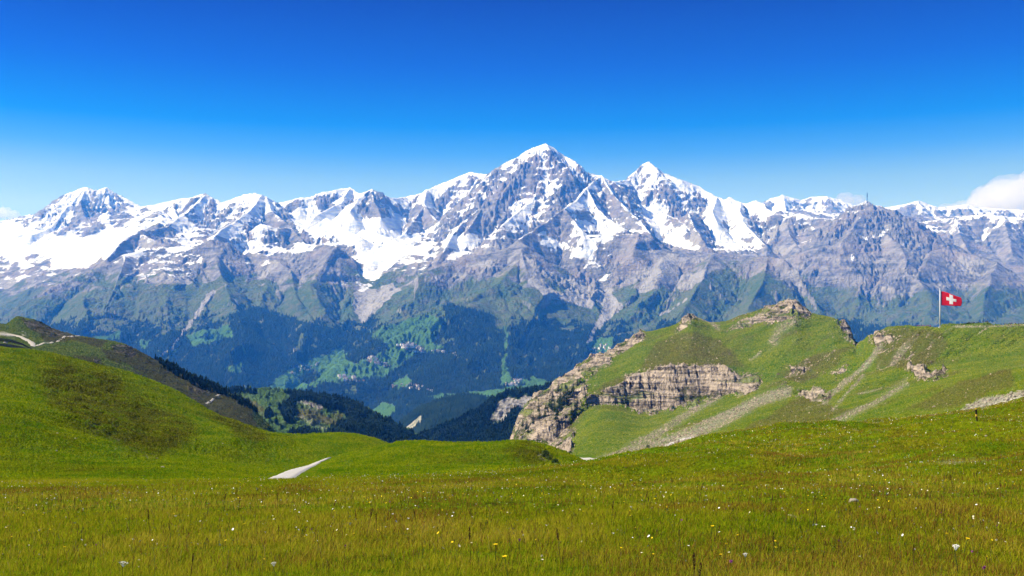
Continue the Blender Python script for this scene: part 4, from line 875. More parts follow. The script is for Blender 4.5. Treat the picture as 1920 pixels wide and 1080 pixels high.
# ------------------------------------------------------------------ roads and paths
def ribbon(name, sheet, pts, width, mat, lift=0.12, step=2.0, cross=6, ymin=0.0):
    """a track draped over the ground: centre line given by bearings and elevations that lie on the sheet"""
    C3 = [sheet.hit(*p, ymin) for p in pts]
    P = np.array([[c.x, c.y] for c in C3])
    seg = np.hypot(*np.diff(P, axis=0).T); t = np.concatenate([[0], np.cumsum(seg)])
    nn = max(6, int(t[-1] / step)); tt = np.linspace(0, t[-1], nn)
    xy = np.stack([np.interp(tt, t, P[:, 0]), np.interp(tt, t, P[:, 1])], 1)
    for _ in range(12): xy[1:-1] = 0.5 * xy[1:-1] + 0.25 * (xy[:-2] + xy[2:])
    d = np.gradient(xy, axis=0); d /= np.hypot(d[:, 0], d[:, 1])[:, None] + 1e-9
    nrm = np.stack([-d[:, 1], d[:, 0]], 1)
    wv = np.interp(np.linspace(0, 1, nn), np.linspace(0, 1, len(width)), width) if isinstance(width, (list, tuple)) else np.full(nn, width)
    wv = wv * (1 + 0.10 * gnoise(tt / 6.0, tt * 0 + 3.3))
    V = []; k = np.linspace(-0.5, 0.5, cross)
    for q in k:
        p = xy + nrm * (wv * q)[:, None]
        z = sheet.z_at(p[:, 0], p[:, 1]) + lift * (1 if abs(q) < 0.49 else -1.5)
        V.append(np.column_stack([p, z]))
    V = np.stack(V, 1).reshape(-1, 3)
    idx = np.arange(nn * cross).reshape(nn, cross)
    Fq = np.stack([idx[:-1, :-1], idx[:-1, 1:], idx[1:, 1:], idx[1:, :-1]], -1).reshape(-1, 4)
    o = link(name, np_mesh(name, V, Fq, True), None, [mat])
    tag(o, kind='structure')
    return o
def gravel(name, col, sc):
    n = NT(name); P = n.pos(); a = n.noise(P, sc, 4, 0.7); b_ = n.noise(P, sc * 0.12, 3, 0.6)
    c = n.mix(a, tuple(v * 0.72 for v in col), tuple(min(0.85, v * 1.2) for v in col))
    c = n.mix(n.math('MULTIPLY', n.remap(b_, 0.55, 0.75), 0.5), c, tuple(v * 0.62 for v in col))
    return n.done(c, 0.95, n.bump(a, 0.06, 0.7), 0.05)
mat_gravel = gravel('gravel', (0.42, 0.40, 0.36), 3.0)
mat_gravel_far = gravel('gravel_far', (0.50, 0.45, 0.36), 0.5)
ribbon('gravel_track', G, TRACK, [3.2, 2.9, 2.5, 2.1, 1.7, 1.0], mat_gravel, 0.12, 1.0, 8, 66)
ribbon('gravel_track', R, [(1240, 846), (1256, 833), (1272, 825), (1292, 822), (1312, 825), (1338, 834)], 7.5, mat_gravel, 0.25, 2.0)
ribbon('gravel_track', R, [(1062, 864), (1080, 861), (1098, 860), (1112, 862), (1128, 868)], 8.0, mat_gravel, 0.25, 2.0)
ribbon('dirt_road', L, [(-70, 622), (0, 626), (25, 627), (40, 631), (52, 638), (60, 645), (62, 650)], [8, 8, 9, 9, 8, 6, 5], mat_gravel_far, 0.3, 3.0)
ribbon('dirt_road', L, [(60, 649), (75, 646), (100, 641), (118, 634), (135, 630), (149, 628)], 3.2, mat_gravel_far, 0.3, 3.0)
ribbon('dirt_road', L, [(386, 757), (400, 748), (412, 740), (423, 733)], 3.0, mat_gravel_far, 0.3, 3.0)
print('roads', time.time() - T0)

# ------------------------------------------------------------------ conifers
def bark_mat():
    return plain('bark', (0.10, 0.07, 0.045), 0.9, 0.35, 3.0)
mat_bark = bark_mat()
def needle_mat(name, c1, c2):
    n = NT(name); f = n.noise(n.pos(), 0.9, 4, 0.65); f2 = n.noise(n.pos(), 0.012, 4, 0.7)
    return n.done(n.mix(n.remap(n.math('ADD', n.math('MULTIPLY', f, 0.5), n.math('MULTIPLY', f2, 0.5)), 0.38, 0.62), c1, c2), 0.9, None, 0.03)
mat_needles = needle_mat('needles', (0.008, 0.019, 0.007), (0.026, 0.046, 0.012))
mat_needles_far = needle_mat('needles_far', (0.003, 0.011, 0.006), (0.020, 0.038, 0.014))

def conifer_meshes(seed, h=16.0, w=5.2, tiers=15):
    r = random.Random(seed)
    c = MB()
    for t in range(tiers):
        f = t / (tiers - 1)
        z = h * (0.08 + 0.90 * f); rad = w * 0.5 * (1 - f) ** 0.85 * r.uniform(0.8, 1.15) + 0.12
        nb = max(5, int(13 * (1 - f) + 5)); off = r.random() * 6.28
        for b_ in range(nb):
            an = off + b_ * 6.283 / nb + r.uniform(-.2, .2); L_ = rad * r.uniform(0.65, 1.15)
            ca, sa = math.cos(an), math.sin(an); dr = L_ * r.uniform(0.25, 0.5); wd = L_ * r.uniform(0.32, 0.5)
            p0 = (0, 0, z + L_ * 0.10)
            p1 = (ca * L_ * .55 - sa * wd * .5, sa * L_ * .55 + ca * wd * .5, z - dr * .45)
            p2 = (ca * L_, sa * L_, z - dr)
            p3 = (ca * L_ * .55 + sa * wd * .5, sa * L_ * .55 - ca * wd * .5, z - dr * .45)
            p4 = (ca * L_ * .55, sa * L_ * .55, z - dr * .10 + 0.12)
            c.add([p0, p1, p2, p3, p4], [(0, 1, 4), (1, 2, 4), (2, 3, 4), (3, 0, 4)])
    c.tube([(0, 0, h * .85), (0, 0, h * 1.03)], [0.14, 0.02], 5)
    t = MB(); t.tube([(0, 0, -0.8), (0.05, 0, h * .35), (0, 0, h * .95)], [0.26, 0.17, 0.03], 7)
    return c.mesh('crown'), t.mesh('trunk')
TREE_M = [conifer_meshes(s) for s in (1, 2, 3)]
for cm, tm in TREE_M:
    cm.materials.append(mat_needles); tm.materials.append(mat_bark)
def place_conifer(p, s, label, group, wid=1.0):
    root = empty('conifer_tree', p, random.random() * 6.28); root.scale = (s * wid, s * wid, s)
    cm, tm = random.choice(TREE_M)
    for nm, me in (('crown', cm), ('trunk', tm)):
        o = bpy.data.objects.new(nm, me); COL.objects.link(o); o.parent = root
    tag(root, label, 'conifer tree', group)
    return root
# on the bare left flank of the rocky ridge
spots = [(1083, 718), (1088, 713), (1060, 737), (1064, 733), (1068, 735), (1072, 731), (1075, 729), (1057, 742), (1062, 744), (1066, 742), (1070, 741), (1074, 738), (1046, 750), (1050, 752), (1054, 755), (1058, 753), (1062, 753),
         (1047, 729), (1036, 748), (1030, 757), (1024, 762), (1027, 768), (1022, 777), (1040, 765), (1044, 768), (1045, 775), (1043, 782), (1078, 757), (1081, 763), (1079, 770), (1077, 776), (1083, 752), (1098, 741), (1072, 772), (1037, 740), (1010, 765), (1033, 760), (1051, 747), (1049, 760), (1053, 763), (987, 800), (990, 806), (980, 795), (1000, 789), (1012, 780)]
for px_, py_ in spots:
    p = R.hit(px_, py_ + 5); s_ = random.uniform(0.55, 0.95)
    place_conifer(p, s_, 'dark green conifer growing on the bare rocky left flank of the green ridge', 'conifers on the rocky flank', 1.35)
place_conifer(R.hit(1046, 851), 0.38, 'single small conifer on the bright grass below the pale rock foot', None, 1.3)

def bush_mesh(seed, h=2.2):
    r = random.Random(seed); c = MB()
    for k in range(170):
        a = r.random() * 6.28; q = r.random() ** .5; zz = h * (0.15 + 0.85 * r.random()); rr = h * 0.75 * q * math.sqrt(max(0.05, 1 - ((zz / h) - .35) ** 2 * 1.6))
        x, y = rr * math.cos(a), rr * math.sin(a); s_ = h * r.uniform(.09, .17)
        d1 = Vector((r.gauss(0, 1), r.gauss(0, 1), r.gauss(0, 1))).normalized() * s_; d2 = d1.cross(Vector((r.gauss(0, 1), r.gauss(0, 1), r.gauss(0, 1)))).normalized() * s_ * .7
        p = Vector((x, y, zz)); c.add([p - d1, p + d2, p + d1, p - d2], [(0, 1, 2, 3)])
    t = MB(); t.tube([(0, 0, -.3), (0, 0, h * .6)], [h * .04, h * .015], 6)
    return c.mesh('foliage'), t.mesh('stem')
mat_bush = needle_mat('bush_leaves', (0.020, 0.045, 0.012), (0.055, 0.090, 0.022))
def place_bush(p, h, label, group=None):
    fm, tm = bush_mesh(random.randint(0, 99999), h); fm.materials.append(mat_bush); tm.materials.append(mat_bark)
    root = empty('shrub', p)
    for nm, me in (('foliage', fm), ('stem', tm)):
        o = bpy.data.objects.new(nm, me); COL.objects.link(o); o.parent = root
    tag(root, label, 'shrub', group)
place_bush(R.hit(1001, 840), 5.0, 'larger dark leafy shrub at the left foot of the pale rocky spur')
place_bush(R.hit(1007, 836), 3.6, 'smaller dark leafy shrub at the left foot of the pale rocky spur')
place_bush(R.hit(1215, 840), 1.7, 'lone dark shrub standing out on the pale scree streak above the meadow brow')
for i in range(9):
    x_ = 1012 + random.random() * 32; y_ = 846 + (x_ - 1012) * 0.55 + random.random() * 8
    place_bush(G.hit(x_, y_), random.uniform(0.35, 0.75), 'low dark bush on the eroded right end of the grassy mound', 'bushes on the mound end')

def scatter_forest(name, sheet, mask, vis, count, h0, h1, wr, mat, seed, sides=5, tiers=1, pxr=(-60, 1980)):
    r = np.random.default_rng(seed)
    ok = (mask > 0.5) & vis; ok &= (sheet.PX() > pxr[0]) & (sheet.PX() < pxr[1])
    dY = np.gradient(sheet.Y)[:, None]; dX = np.gradient(sheet.px)[None, :] / F * sheet.Yg
    w_ = (ok * dX * dY).ravel(); tot = w_.sum()
    if tot <= 0: return
    idx = r.choice(len(w_), count, p=w_ / tot)
    i, j = np.unravel_index(idx, sheet.X.shape)
    x = sheet.X[i, j] + r.uniform(-.5, .5, count) * dX[i, j]; y = sheet.Yg[i, j] + r.uniform(-.5, .5, count) * dY[i, 0]
    z = sheet.z_at(x, y)
    h = r.uniform(h0, h1, count) * (0.75 + 0.5 * r.random(count)); wd = h * wr * r.uniform(.8, 1.2, count)
    ang = r.random(count) * 6.28
    prof = [(0.05, 1.0, 0), (1.0, 0.0, 1)] if tiers == 1 else [(0.06, .85, 0), (0.42, .52, 0), (0.40, .80, 0), (0.74, .30, 0), (0.72, .50, 0), (1.0, 0, 1)]
    Vs, Fs = [], []; base = 0; per = 0; rings = []
    for (fz, fr, tip) in prof:
        if tip: rings.append((per, 1)); per += 1
        else: rings.append((per, sides)); per += sides
    V = np.zeros((count, per, 3), np.float32); c = 0
    for (fz, fr, tip) in prof:
        m_ = 1 if tip else sides
        for q in range(m_):
            a = ang + q * 6.2832 / sides; jit = r.uniform(.75, 1.25, count)
            V[:, c, 0] = x + np.cos(a) * wd * fr * .5 * jit; V[:, c, 1] = y + np.sin(a) * wd * fr * .5 * jit
            V[:, c, 2] = z + h * (fz + (0 if tip else r.uniform(-.04, .04, count))); c += 1
    tri = []
    for (o1, n1_), (o2, n2_) in zip(rings[:-1], rings[1:]):
        for q in range(n1_):
            q2 = (q + 1) % n1_
            if n2_ == 1: tri.append((o1 + q, o1 + q2, o2))
            else: tri += [(o1 + q, o1 + q2, o2 + q2), (o1 + q, o2 + q2, o2 + q)]
    tri = np.array(tri)
    Fq = (tri[None] + (np.arange(count) * per)[:, None, None]).reshape(-1, 3)
    o = link(name, np_mesh(name, V.reshape(-1, 3), Fq), None, [mat])
    tag(o, kind='stuff')
    return o
scatter_forest('conifer_forest', M, forest * (M.Yg < 9200), vis, 95000, 15, 25, 0.42, mat_needles_far, 5)
V1m = (V1.PY() < 860) & (soft_mask(V1, [[(748, 812), (790, 778), (792, 790), (756, 822)]], 3, 9, 0) < .5)
scatter_forest('conifer_forest', V1, V1m.astype(float), V1.visible(), 11000, 10, 17, 0.42, mat_needles_far, 6)
scatter_forest('conifer_forest', V2, ((v2rock < .3) & (V2.PX() < 1130)).astype(float), V2.visible(), 22000, 9, 16, 0.40, mat_needles_far, 7, 6, 3)
F3 = [[(330, 700), (430, 735), (470, 733), (486, 738), (440, 738), (400, 760), (330, 800)], [(535, 738), (560, 741), (600, 744), (650, 750), (800, 830), (830, 880), (640, 880), (612, 815), (640, 795), (660, 790), (640, 770), (610, 765), (575, 752), (555, 750)],
      [(524, 768), (545, 750), (556, 752), (548, 775), (552, 795), (535, 790)], [(540, 830), (548, 812), (575, 812), (600, 818), (600, 840), (540, 840)], [(495, 775), (505, 770), (512, 782), (500, 786)], [(517, 795), (523, 795), (522, 801)]]
f3m = soft_mask(V3, F3, 8, 22, 0, 77)
f3m *= 1 - 0.9 * soft_mask(V3, [[(568, 750), (606, 760), (606, 768), (575, 758)], [(620, 778), (648, 775), (642, 790)], [(665, 790), (690, 790), (690, 797), (668, 797)]], 3, 9, 0)
scatter_forest('conifer_forest', V3, f3m, V3.visible(), 10000, 8, 14, 0.42, mat_needles_far, 8, 6, 3)
fLm = soft_mask(L, [[(286, 668), (300, 672), (350, 700), (400, 726), (430, 738), (425, 744), (390, 735), (340, 712), (296, 686)], [(425, 740), (470, 760), (490, 780), (450, 760)]], 5, 14, 0, 79)
# woods just over the crest of the shaded ridge
scatter_forest('conifer_forest', L, fLm, np.ones_like(L.X, bool), 520, 5, 9, 0.45, mat_needles_far, 9, 6, 3)
lsc = sstep(0.15, 0.4, fbm(L.X / 14, L.Yg / 14, 3, seed=83)) * (lheath > .4)
scatter_forest('juniper_scrub', L, lsc, L.visible(), 5200, 0.9, 1.8, 1.3, needle_mat('scrub', (0.030, 0.035, 0.014), (0.060, 0.060, 0.022)), 10, 5, 1)

# tussocks and stones that give the turf of the hills its grain
def tussocks(name, sheet, count, y0, y1, hmin, hmax, col_fn, seed, pxr, keep_fn=None):
    r = np.random.default_rng(seed); v_ = sheet.visible()
    dY = np.gradient(sheet.Y)[:, None]; dX = np.gradient(sheet.px)[None, :] / F * sheet.Yg
    w_ = v_ * (sheet.Yg > y0) * (sheet.Yg < y1) * (sheet.PX() > pxr[0]) * (sheet.PX() < pxr[1]) * dX * dY / sheet.Yg      # denser to the eye where nearer
    if keep_fn is not None: w_ = w_ * keep_fn
    w_ = w_.ravel(); idx = r.choice(len(w_), count, p=w_ / w_.sum()); i, j = np.unravel_index(idx, sheet.X.shape)
    x = sheet.X[i, j] + r.uniform(-.5, .5, count) * dX[i, j]; y = sheet.Yg[i, j] + r.uniform(-.5, .5, count) * dY[i, 0]; z = sheet.z_at(x, y)
    h = r.uniform(hmin, hmax, count) * (0.6 + 0.8 * r.random(count)) * np.clip(y / (0.5 * (y0 + y1)), .45, 1.3); rad = h * r.uniform(.7, 1.3, count); an = r.random(count) * 6.28
    V = np.zeros((count, 5, 3), np.float32)
    for k in range(4):
        q = rad * r.uniform(.7, 1.2, count); V[:, k] = np.stack([x + q * np.cos(an + k * 1.571), y + q * np.sin(an + k * 1.571), z - .1 * h], 1)
    V[:, 4] = np.stack([x + r.normal(0, .3, count) * rad, y + r.normal(0, .3, count) * rad, z + h], 1)
    tri = np.array([[0, 1, 4], [1, 2, 4], [2, 3, 4], [3, 0, 4]]); Fq = (tri[None] + (np.arange(count) * 5)[:, None, None]).reshape(-1, 3)
    c_ = col_fn(i, j, r, count)
    me = np_mesh(name, V.reshape(-1, 3), Fq); add_col(me, 'tint', np.repeat(np.concatenate([c_, np.ones((count, 1))], 1), 5, 0))
    tag(link(name, me, None, [mat_tint]), kind='stuff')
n = NT('tussock'); mat_tint = n.done(n.node('ShaderNodeAttribute', attribute_name='tint').outputs['Color'], 0.9, None, 0.0, trans=0.25)
def lerp(a, b, t): return np.asarray(a) * (1 - t[:, None]) + np.asarray(b) * t[:, None]
def col_G(i, j, r, n_):
    t = np.clip(0.5 + 0.9 * fbm(G.X[i, j] / 9, G.Yg[i, j] / 9, 3, seed=151) + r.normal(0, .28, n_), 0, 1); c_ = lerp((0.052, 0.120, 0.002), (0.175, 0.205, 0.004), t)
    hth = np.clip(gheath[i, j] * 1.15 * (0.72 + 0.9 * fbm(G.X[i, j] / 7, G.Yg[i, j] / 7, 3, seed=153)) + r.normal(0, .2, n_), 0, 1); return lerp((0, 0, 0), (1, 1, 1), 1 - hth) * c_ + hth[:, None] * lerp((0.022, 0.030, 0.002), (0.110, 0.105, 0.008), np.clip(r.normal(.45, .33, n_), 0, 1))
tussocks('hill_tussocks', G, 210000, 62, 345, .10, .26, col_G, 501, (-150, 1180), sstep(2.2, 3.4, bedl + 0.5 * fbm(G.X / 1.5, G.Yg / 1.5, 2, seed=155)))
def col_R(i, j, r, n_):
    t = np.clip(0.5 + 0.8 * fbm(R.X[i, j] / 40, R.Yg[i, j] / 40, 3, seed=152) + r.normal(0, .3, n_), 0, 1); c_ = lerp((0.062, 0.135, 0.003), (0.205, 0.225, 0.008), t)
    hth = np.clip(rheath[i, j] * 0.9 + r.normal(0, .18, n_), 0, 1); c_ = c_ * (1 - hth)[:, None] + hth[:, None] * lerp((0.040, 0.042, 0.006), (0.165, 0.140, 0.030), np.clip(r.normal(.5, .33, n_), 0, 1))
    s_ = np.clip(rscree[i, j] + r.normal(0, .12, n_), 0, 1); return c_ * (1 - s_)[:, None] + s_[:, None] * lerp((0.16, 0.16, 0.10), (0.46, 0.43, 0.33), r.random(n_))
tussocks('hill_tussocks', R, 230000, 300, 1560, .35, .85, col_R, 502, (950, 2000), (rrock < .35) * (np.minimum(line_dist(R.PX(), R.PY(), [(1240, 846), (1256, 833), (1272, 825), (1292, 822), (1312, 825), (1338, 834)]), line_dist(R.PX(), R.PY(), [(1062, 864), (1080, 861), (1098, 860), (1112, 862), (1128, 868)])) > 8) * 1.0)
def col_L(i, j, r, n_):
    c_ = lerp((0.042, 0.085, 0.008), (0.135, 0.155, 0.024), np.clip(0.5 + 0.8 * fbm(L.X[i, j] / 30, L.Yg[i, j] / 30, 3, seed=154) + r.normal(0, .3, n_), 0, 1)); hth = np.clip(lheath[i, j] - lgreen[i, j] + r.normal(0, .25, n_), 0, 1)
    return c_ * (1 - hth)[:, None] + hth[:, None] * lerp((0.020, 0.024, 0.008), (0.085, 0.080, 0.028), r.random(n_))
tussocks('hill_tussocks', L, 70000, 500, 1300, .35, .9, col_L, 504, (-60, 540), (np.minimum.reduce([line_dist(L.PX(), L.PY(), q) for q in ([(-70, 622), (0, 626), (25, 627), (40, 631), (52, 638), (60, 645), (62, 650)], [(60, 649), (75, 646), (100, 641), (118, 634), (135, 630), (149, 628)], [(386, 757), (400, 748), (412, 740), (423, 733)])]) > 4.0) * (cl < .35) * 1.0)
def col_S(i, j, r, n_): return lerp((0.10, 0.08, 0.06), (0.46, 0.37, 0.27), r.random(n_))
tussocks('loose_rocks', R, 9000, 300, 1560, .5, 1.3, col_S, 503, (950, 2000), np.clip(0.15 * (rscree > .25) + blur(rrock.astype(np.float32).copy(), 8) * (rrock < .4), 0, 1) + 0.004 * (rheath > .4))
print('trees', time.time() - T0)

# ------------------------------------------------------------------ villages across the valley
def house_mesh(wall, roof, w, d, h, rh):
    m = MB(); x, y = w / 2, d / 2; e = 0.6
    m.add([(-x, -y, -3), (x, -y, -3), (x, y, -3), (-x, y, -3), (-x, -y, h), (x, -y, h), (x, y, h), (-x, y, h), (0, -y, h + rh), (0, y, h + rh)],
          [(0, 1, 5, 4), (1, 2, 6, 5), (2, 3, 7, 6), (3, 0, 4, 7), (4, 5, 8), (6, 7, 9)], 0)
    for sgn in (-1, 1):
        a = [(sgn * (x + e), -y - e, h - e * rh / x), (sgn * (x + e), y + e, h - e * rh / x), (0, y + e, h + rh + .05), (0, -y - e, h + rh + .05)]
        b_ = [(p[0], p[1], p[2] + .35) for p in a]
        m.add(a + b_, [(0, 1, 2, 3), (4, 7, 6, 5), (0, 4, 5, 1), (1, 5, 6, 2), (2, 6, 7, 3), (3, 7, 4, 0)], 1)
    me = m.mesh('house'); me.materials.append(wall); me.materials.append(roof)
    return me
wallA = plain('white_render', (0.72, 0.68, 0.62), 0.9, .1); wallB = plain('timber_wall', (0.22, 0.14, 0.085), 0.9, .3)
roofA = plain('slate_roof', (0.26, 0.25, 0.26), 0.8, .25); roofB = plain('brown_roof', (0.24, 0.15, 0.11), 0.8, .25)
HOUSES = [house_mesh(wallA, roofA, 13, 15, 8.5, 4.5), house_mesh(wallA, roofB, 12, 13, 8, 4.5), house_mesh(wallB, roofA, 10, 12, 6.5, 3.5), house_mesh(wallA, roofA, 17, 21, 13, 5.5)]
VILL = [('in the largest village on the green terrace', [(742, 648), (765, 642), (800, 655), (795, 662), (770, 660)], 62),
        ('village among green fields left of the largest village', [(684, 674), (698, 668), (712, 676), (735, 686), (728, 690), (700, 684)], 34),
        ('hamlet along the lower edge of the green terrace', [(634, 705), (655, 704), (680, 714), (690, 720), (650, 716), (636, 712)], 30),
        ('scattered farms at the left tip of the green terrace', [(538, 698), (560, 688), (590, 682), (600, 680), (585, 692), (572, 702), (545, 702)], 24),
        ('village at the foot of the dark woods near the rocky spur', [(944, 718), (965, 710), (978, 713), (970, 725), (948, 724)], 26),
        ('hamlet in the side valley left of the rocky ridge', [(1108, 650), (1140, 646), (1148, 656), (1115, 660)], 18),
        ('row of pale houses below the steep woods right of the hamlets', [(735, 720), (780, 722), (820, 730), (818, 736), (780, 730), (738, 726)], 26),
        ('line of houses on the road right of the largest village', [(805, 656), (830, 658), (858, 664), (856, 668), (825, 664)], 18)]
for desc, poly, cnt in VILL:
    poly_a = np.array(poly, float); lo, hi = poly_a.min(0), poly_a.max(0); k = 0; guard = 0
    while k < cnt and guard < 4000:
        guard += 1
        q = np.array([random.uniform(lo[0], hi[0]), random.uniform(lo[1], hi[1])])
        if not in_poly(q[:1], q[1:], poly)[0]: continue
        p = M.hit(*q)
        o = bpy.data.objects.new('house', random.choices(HOUSES, (5, 3, 3, 1))[0]); COL.objects.link(o)
        o.location = p; o.rotation_euler = (0, 0, random.choice((0.3, 1.9)) + random.uniform(-.3, .3)); s_ = random.uniform(.65, 1.0); o.scale = (s_,) * 3
        tag(o, 'distant house, ' + desc, 'house', 'houses, ' + desc)
        k += 1
print('houses', time.time() - T0)
# ------------------------------------------------------------------ meadow grass and flowers
def grass_patch(name, y0, y1, count, hmin, hmax, wpx, seed, five=True, pxr=(-260, 2180), brown=0.2):
    r = np.random.default_rng(seed)
    Y = np.sqrt(r.uniform(y0 ** 2, y1 ** 2, count)); px = r.uniform(*pxr, count)
    x = (px - 960) / F * Y
    if y1 > 60:
        keep = Y < np.interp(px, [b[0] for b in brow], [b[2] for b in brow]) * 1.08
        Y, px, x = Y[keep], px[keep], x[keep]; count = len(Y)
    z = G.z_at(x, Y) - 0.02
    big = fbm(x / 5, Y / 7, 3, seed=201); mid = fbm(x / 1.3, Y / 1.8, 3, seed=202)
    h = r.uniform(hmin, hmax, count) * (1 + 0.5 * mid) * (1 + 0.25 * big)
    w_ = np.maximum(0.0035, Y * wpx / 1005.0) * r.uniform(.7, 1.4, count)
    an = r.uniform(0, 6.2832, count); ln = r.uniform(0.1, 0.75, count) * h; la = r.uniform(0, 6.2832, count)
    ax, ay = np.cos(an) * w_ * .5, np.sin(an) * w_ * .5; lx, ly = np.cos(la) * ln, np.sin(la) * ln
    wide = fbm(x / 14, Y / 22, 3, seed=204)
    t = big * 1.1 + 0.9 * wide + 0.55 * mid + 0.16 * sstep(11, 24, Y) + r.normal(0, .38, count)
    bl_ = np.interp(px, [b[0] for b in brow], [b[2] for b in brow]); eb = sstep(0.62, 1.0, Y / bl_ + 0.15 * fbm(x / 6, Y / 8, 3, seed=206)) * sstep(1150, 800, px)
    t = t * (1 - 0.5 * eb) - 0.18 * eb
    c0 = np.array([[0.040, 0.105, 0.003], [0.140, 0.220, 0.004], [0.270, 0.298, 0.006], [0.350, 0.315, 0.014], [0.420, 0.310, 0.045]])
    tt = np.clip((t + 1.0) * 2.0, 0, 3.999); k = tt.astype(int); f = (tt - k)[:, None]
    colr = (c0[k] * (1 - f) + c0[k + 1] * f) * 1.12
    br = r.random(count) < (1 - 0.7 * eb) * brown * (0.4 + 1.6 * sstep(-0.1, 0.4, fbm(x / 3.2, Y / 4.5, 3, seed=203) + 0.7 * fbm(x / 11, Y / 16, 2, seed=205)))
    colr[br] = np.array([0.190, 0.090, 0.018]) * r.uniform(.6, 1.6, (br.sum(), 1))
    if five:
        V = np.zeros((count, 5, 3), np.float32)
        V[:, 0] = np.stack([x - ax, Y - ay, z], 1); V[:, 1] = np.stack([x + ax, Y + ay, z], 1)
        mx, my = x + lx * .35, Y + ly * .35
        V[:, 2] = np.stack([mx - ax * .8, my - ay * .8, z + h * .6], 1); V[:, 3] = np.stack([mx + ax * .8, my + ay * .8, z + h * .6], 1)
        V[:, 4] = np.stack([x + lx, Y + ly, z + h * .95], 1)
        tri = np.array([[0, 1, 3], [0, 3, 2], [2, 3, 4]]); per = 5
    else:
        V = np.zeros((count, 3, 3), np.float32)
        V[:, 0] = np.stack([x - ax, Y - ay, z], 1); V[:, 1] = np.stack([x + ax, Y + ay, z], 1); V[:, 2] = np.stack([x + lx, Y + ly, z + h], 1)
        tri = np.array([[0, 1, 2]]); per = 3
    Fq = (tri[None] + (np.arange(count) * per)[:, None, None]).reshape(-1, 3)
    me = np_mesh(name, V.reshape(-1, 3), Fq)
    add_col(me, 'tint', np.repeat(np.concatenate([colr, np.ones((count, 1))], 1), per, 0))
    o = link(name, me, None, [mat_blade]); tag(o, kind='stuff')
    return o
n = NT('grass_blade')
ta = n.node('ShaderNodeAttribute', attribute_name='tint')
mat_blade = n.done(ta.outputs['Color'], 0.7, None, 0.0, trans=0.45)
grass_patch('meadow_grass', 4.0, 9.5, 40000, .06, .15, .4, 300, True, (-300, 2200), .08)
grass_patch('meadow_grass', 9.5, 20, 330000, .05, .16, .36, 301, True, brown=.22)
grass_patch('meadow_grass', 20, 60, 330000, .06, .17, .5, 302, False, brown=.34)
grass_patch('meadow_grass', 55, 138, 130000, .08, .20, .65, 303, False, (800, 2180), brown=.38)
def stalks(name, cnt, seed):
    r = np.random.default_rng(seed); Y = 10 + 16 * r.beta(1.3, 3.2, cnt); px = r.uniform(-100, 2020, cnt); x = (px - 960) / F * Y; z = G.z_at(x, Y)
    h = r.uniform(.10, .25, cnt); w_ = np.maximum(.0022, Y * .00028); la = r.uniform(0, 6.28, cnt); ln = h * r.uniform(.02, .35, cnt); lx, ly = np.cos(la) * ln, np.sin(la) * ln
    V = np.zeros((cnt, 10, 3), np.float32)
    for k, (f, wf) in enumerate([(0, 1), (.45, .9), (.78, .8), (.86, 2.6), (1.0, .3)]):
        V[:, 2 * k] = np.stack([x + lx * f * f - w_ * wf * .5, Y + ly * f * f, z + h * f], 1); V[:, 2 * k + 1] = np.stack([x + lx * f * f + w_ * wf * .5, Y + ly * f * f, z + h * f], 1)
    q = np.array([[2 * k, 2 * k + 1, 2 * k + 3, 2 * k + 2] for k in range(4)]); Fq = (q[None] + (np.arange(cnt) * 10)[:, None, None]).reshape(-1, 4)
    c_ = np.array([[.38, .30, .09], [.26, .15, .05], [.22, .27, .03], [.14, .07, .025]])[r.integers(0, 4, cnt)] * r.uniform(.7, 1.2, (cnt, 1))
    me = np_mesh(name, V.reshape(-1, 3), Fq); add_col(me, 'tint', np.repeat(np.concatenate([c_, np.ones((cnt, 1))], 1), 10, 0)); tag(link(name, me, None, [mat_blade]), kind='stuff')
stalks('grass_stalks', 1500, 310)
print('grass', time.time() - T0)

def stem_mesh(h, r=0.004, bend=0.03):
    m = MB(); m.tube([(0, 0, 0), (bend * .4, 0, h * .5), (bend, 0, h)], [r, r * .8, r * .6], 5); return m.mesh('stem')
def disc_head(h, bend, rad, petals, depth, seed):
    r = random.Random(seed); m = MB(); c = (bend, 0, h)
    for k in range(petals):
        a = k * 6.2832 / petals; b_ = 6.2832 / petals * .46; q = rad * r.uniform(.85, 1.1)
        m.add([(c[0], c[1], c[2] + depth * .2), (c[0] + q * .7 * math.cos(a - b_), q * .7 * math.sin(a - b_), c[2] + depth * .7), (c[0] + q * math.cos(a), q * math.sin(a), c[2] + depth), (c[0] + q * .7 * math.cos(a + b_), q * .7 * math.sin(a + b_), c[2] + depth * .7)], [(0, 1, 2, 3)])
    m.tube([(c[0], 0, h - .004), (c[0], 0, h + depth * .9)], [rad * .25, rad * .32], 6)
    return m.mesh('flower_head')
def umbel_head(h, bend, rad, n_, seed):
    r = random.Random(seed); m = MB()
    for k in range(n_):
        q = rad * math.sqrt((k + .5) / n_); a = k * 2.4; x, y = bend + q * math.cos(a), q * math.sin(a); z = h + .035 - (q / rad) ** 2 * .012 + r.uniform(-.003, .003)
        m.tube([(bend, 0, h - .01), (x, y, z)], [.0012, .0012], 3, cap=False)
        s_ = rad * r.uniform(.13, .2)
        for j in range(5):
            aj = j * 1.2566 + r.random(); b_ = .55
            m.add([(x, y, z + .004), (x + s_ * math.cos(aj - b_), y + s_ * math.sin(aj - b_), z + .006), (x + s_ * 1.2 * math.cos(aj), y + s_ * 1.2 * math.sin(aj), z + .003), (x + s_ * math.cos(aj + b_), y + s_ * math.sin(aj + b_), z + .006)], [(0, 1, 2, 3)])
    return m.mesh('flower_head')
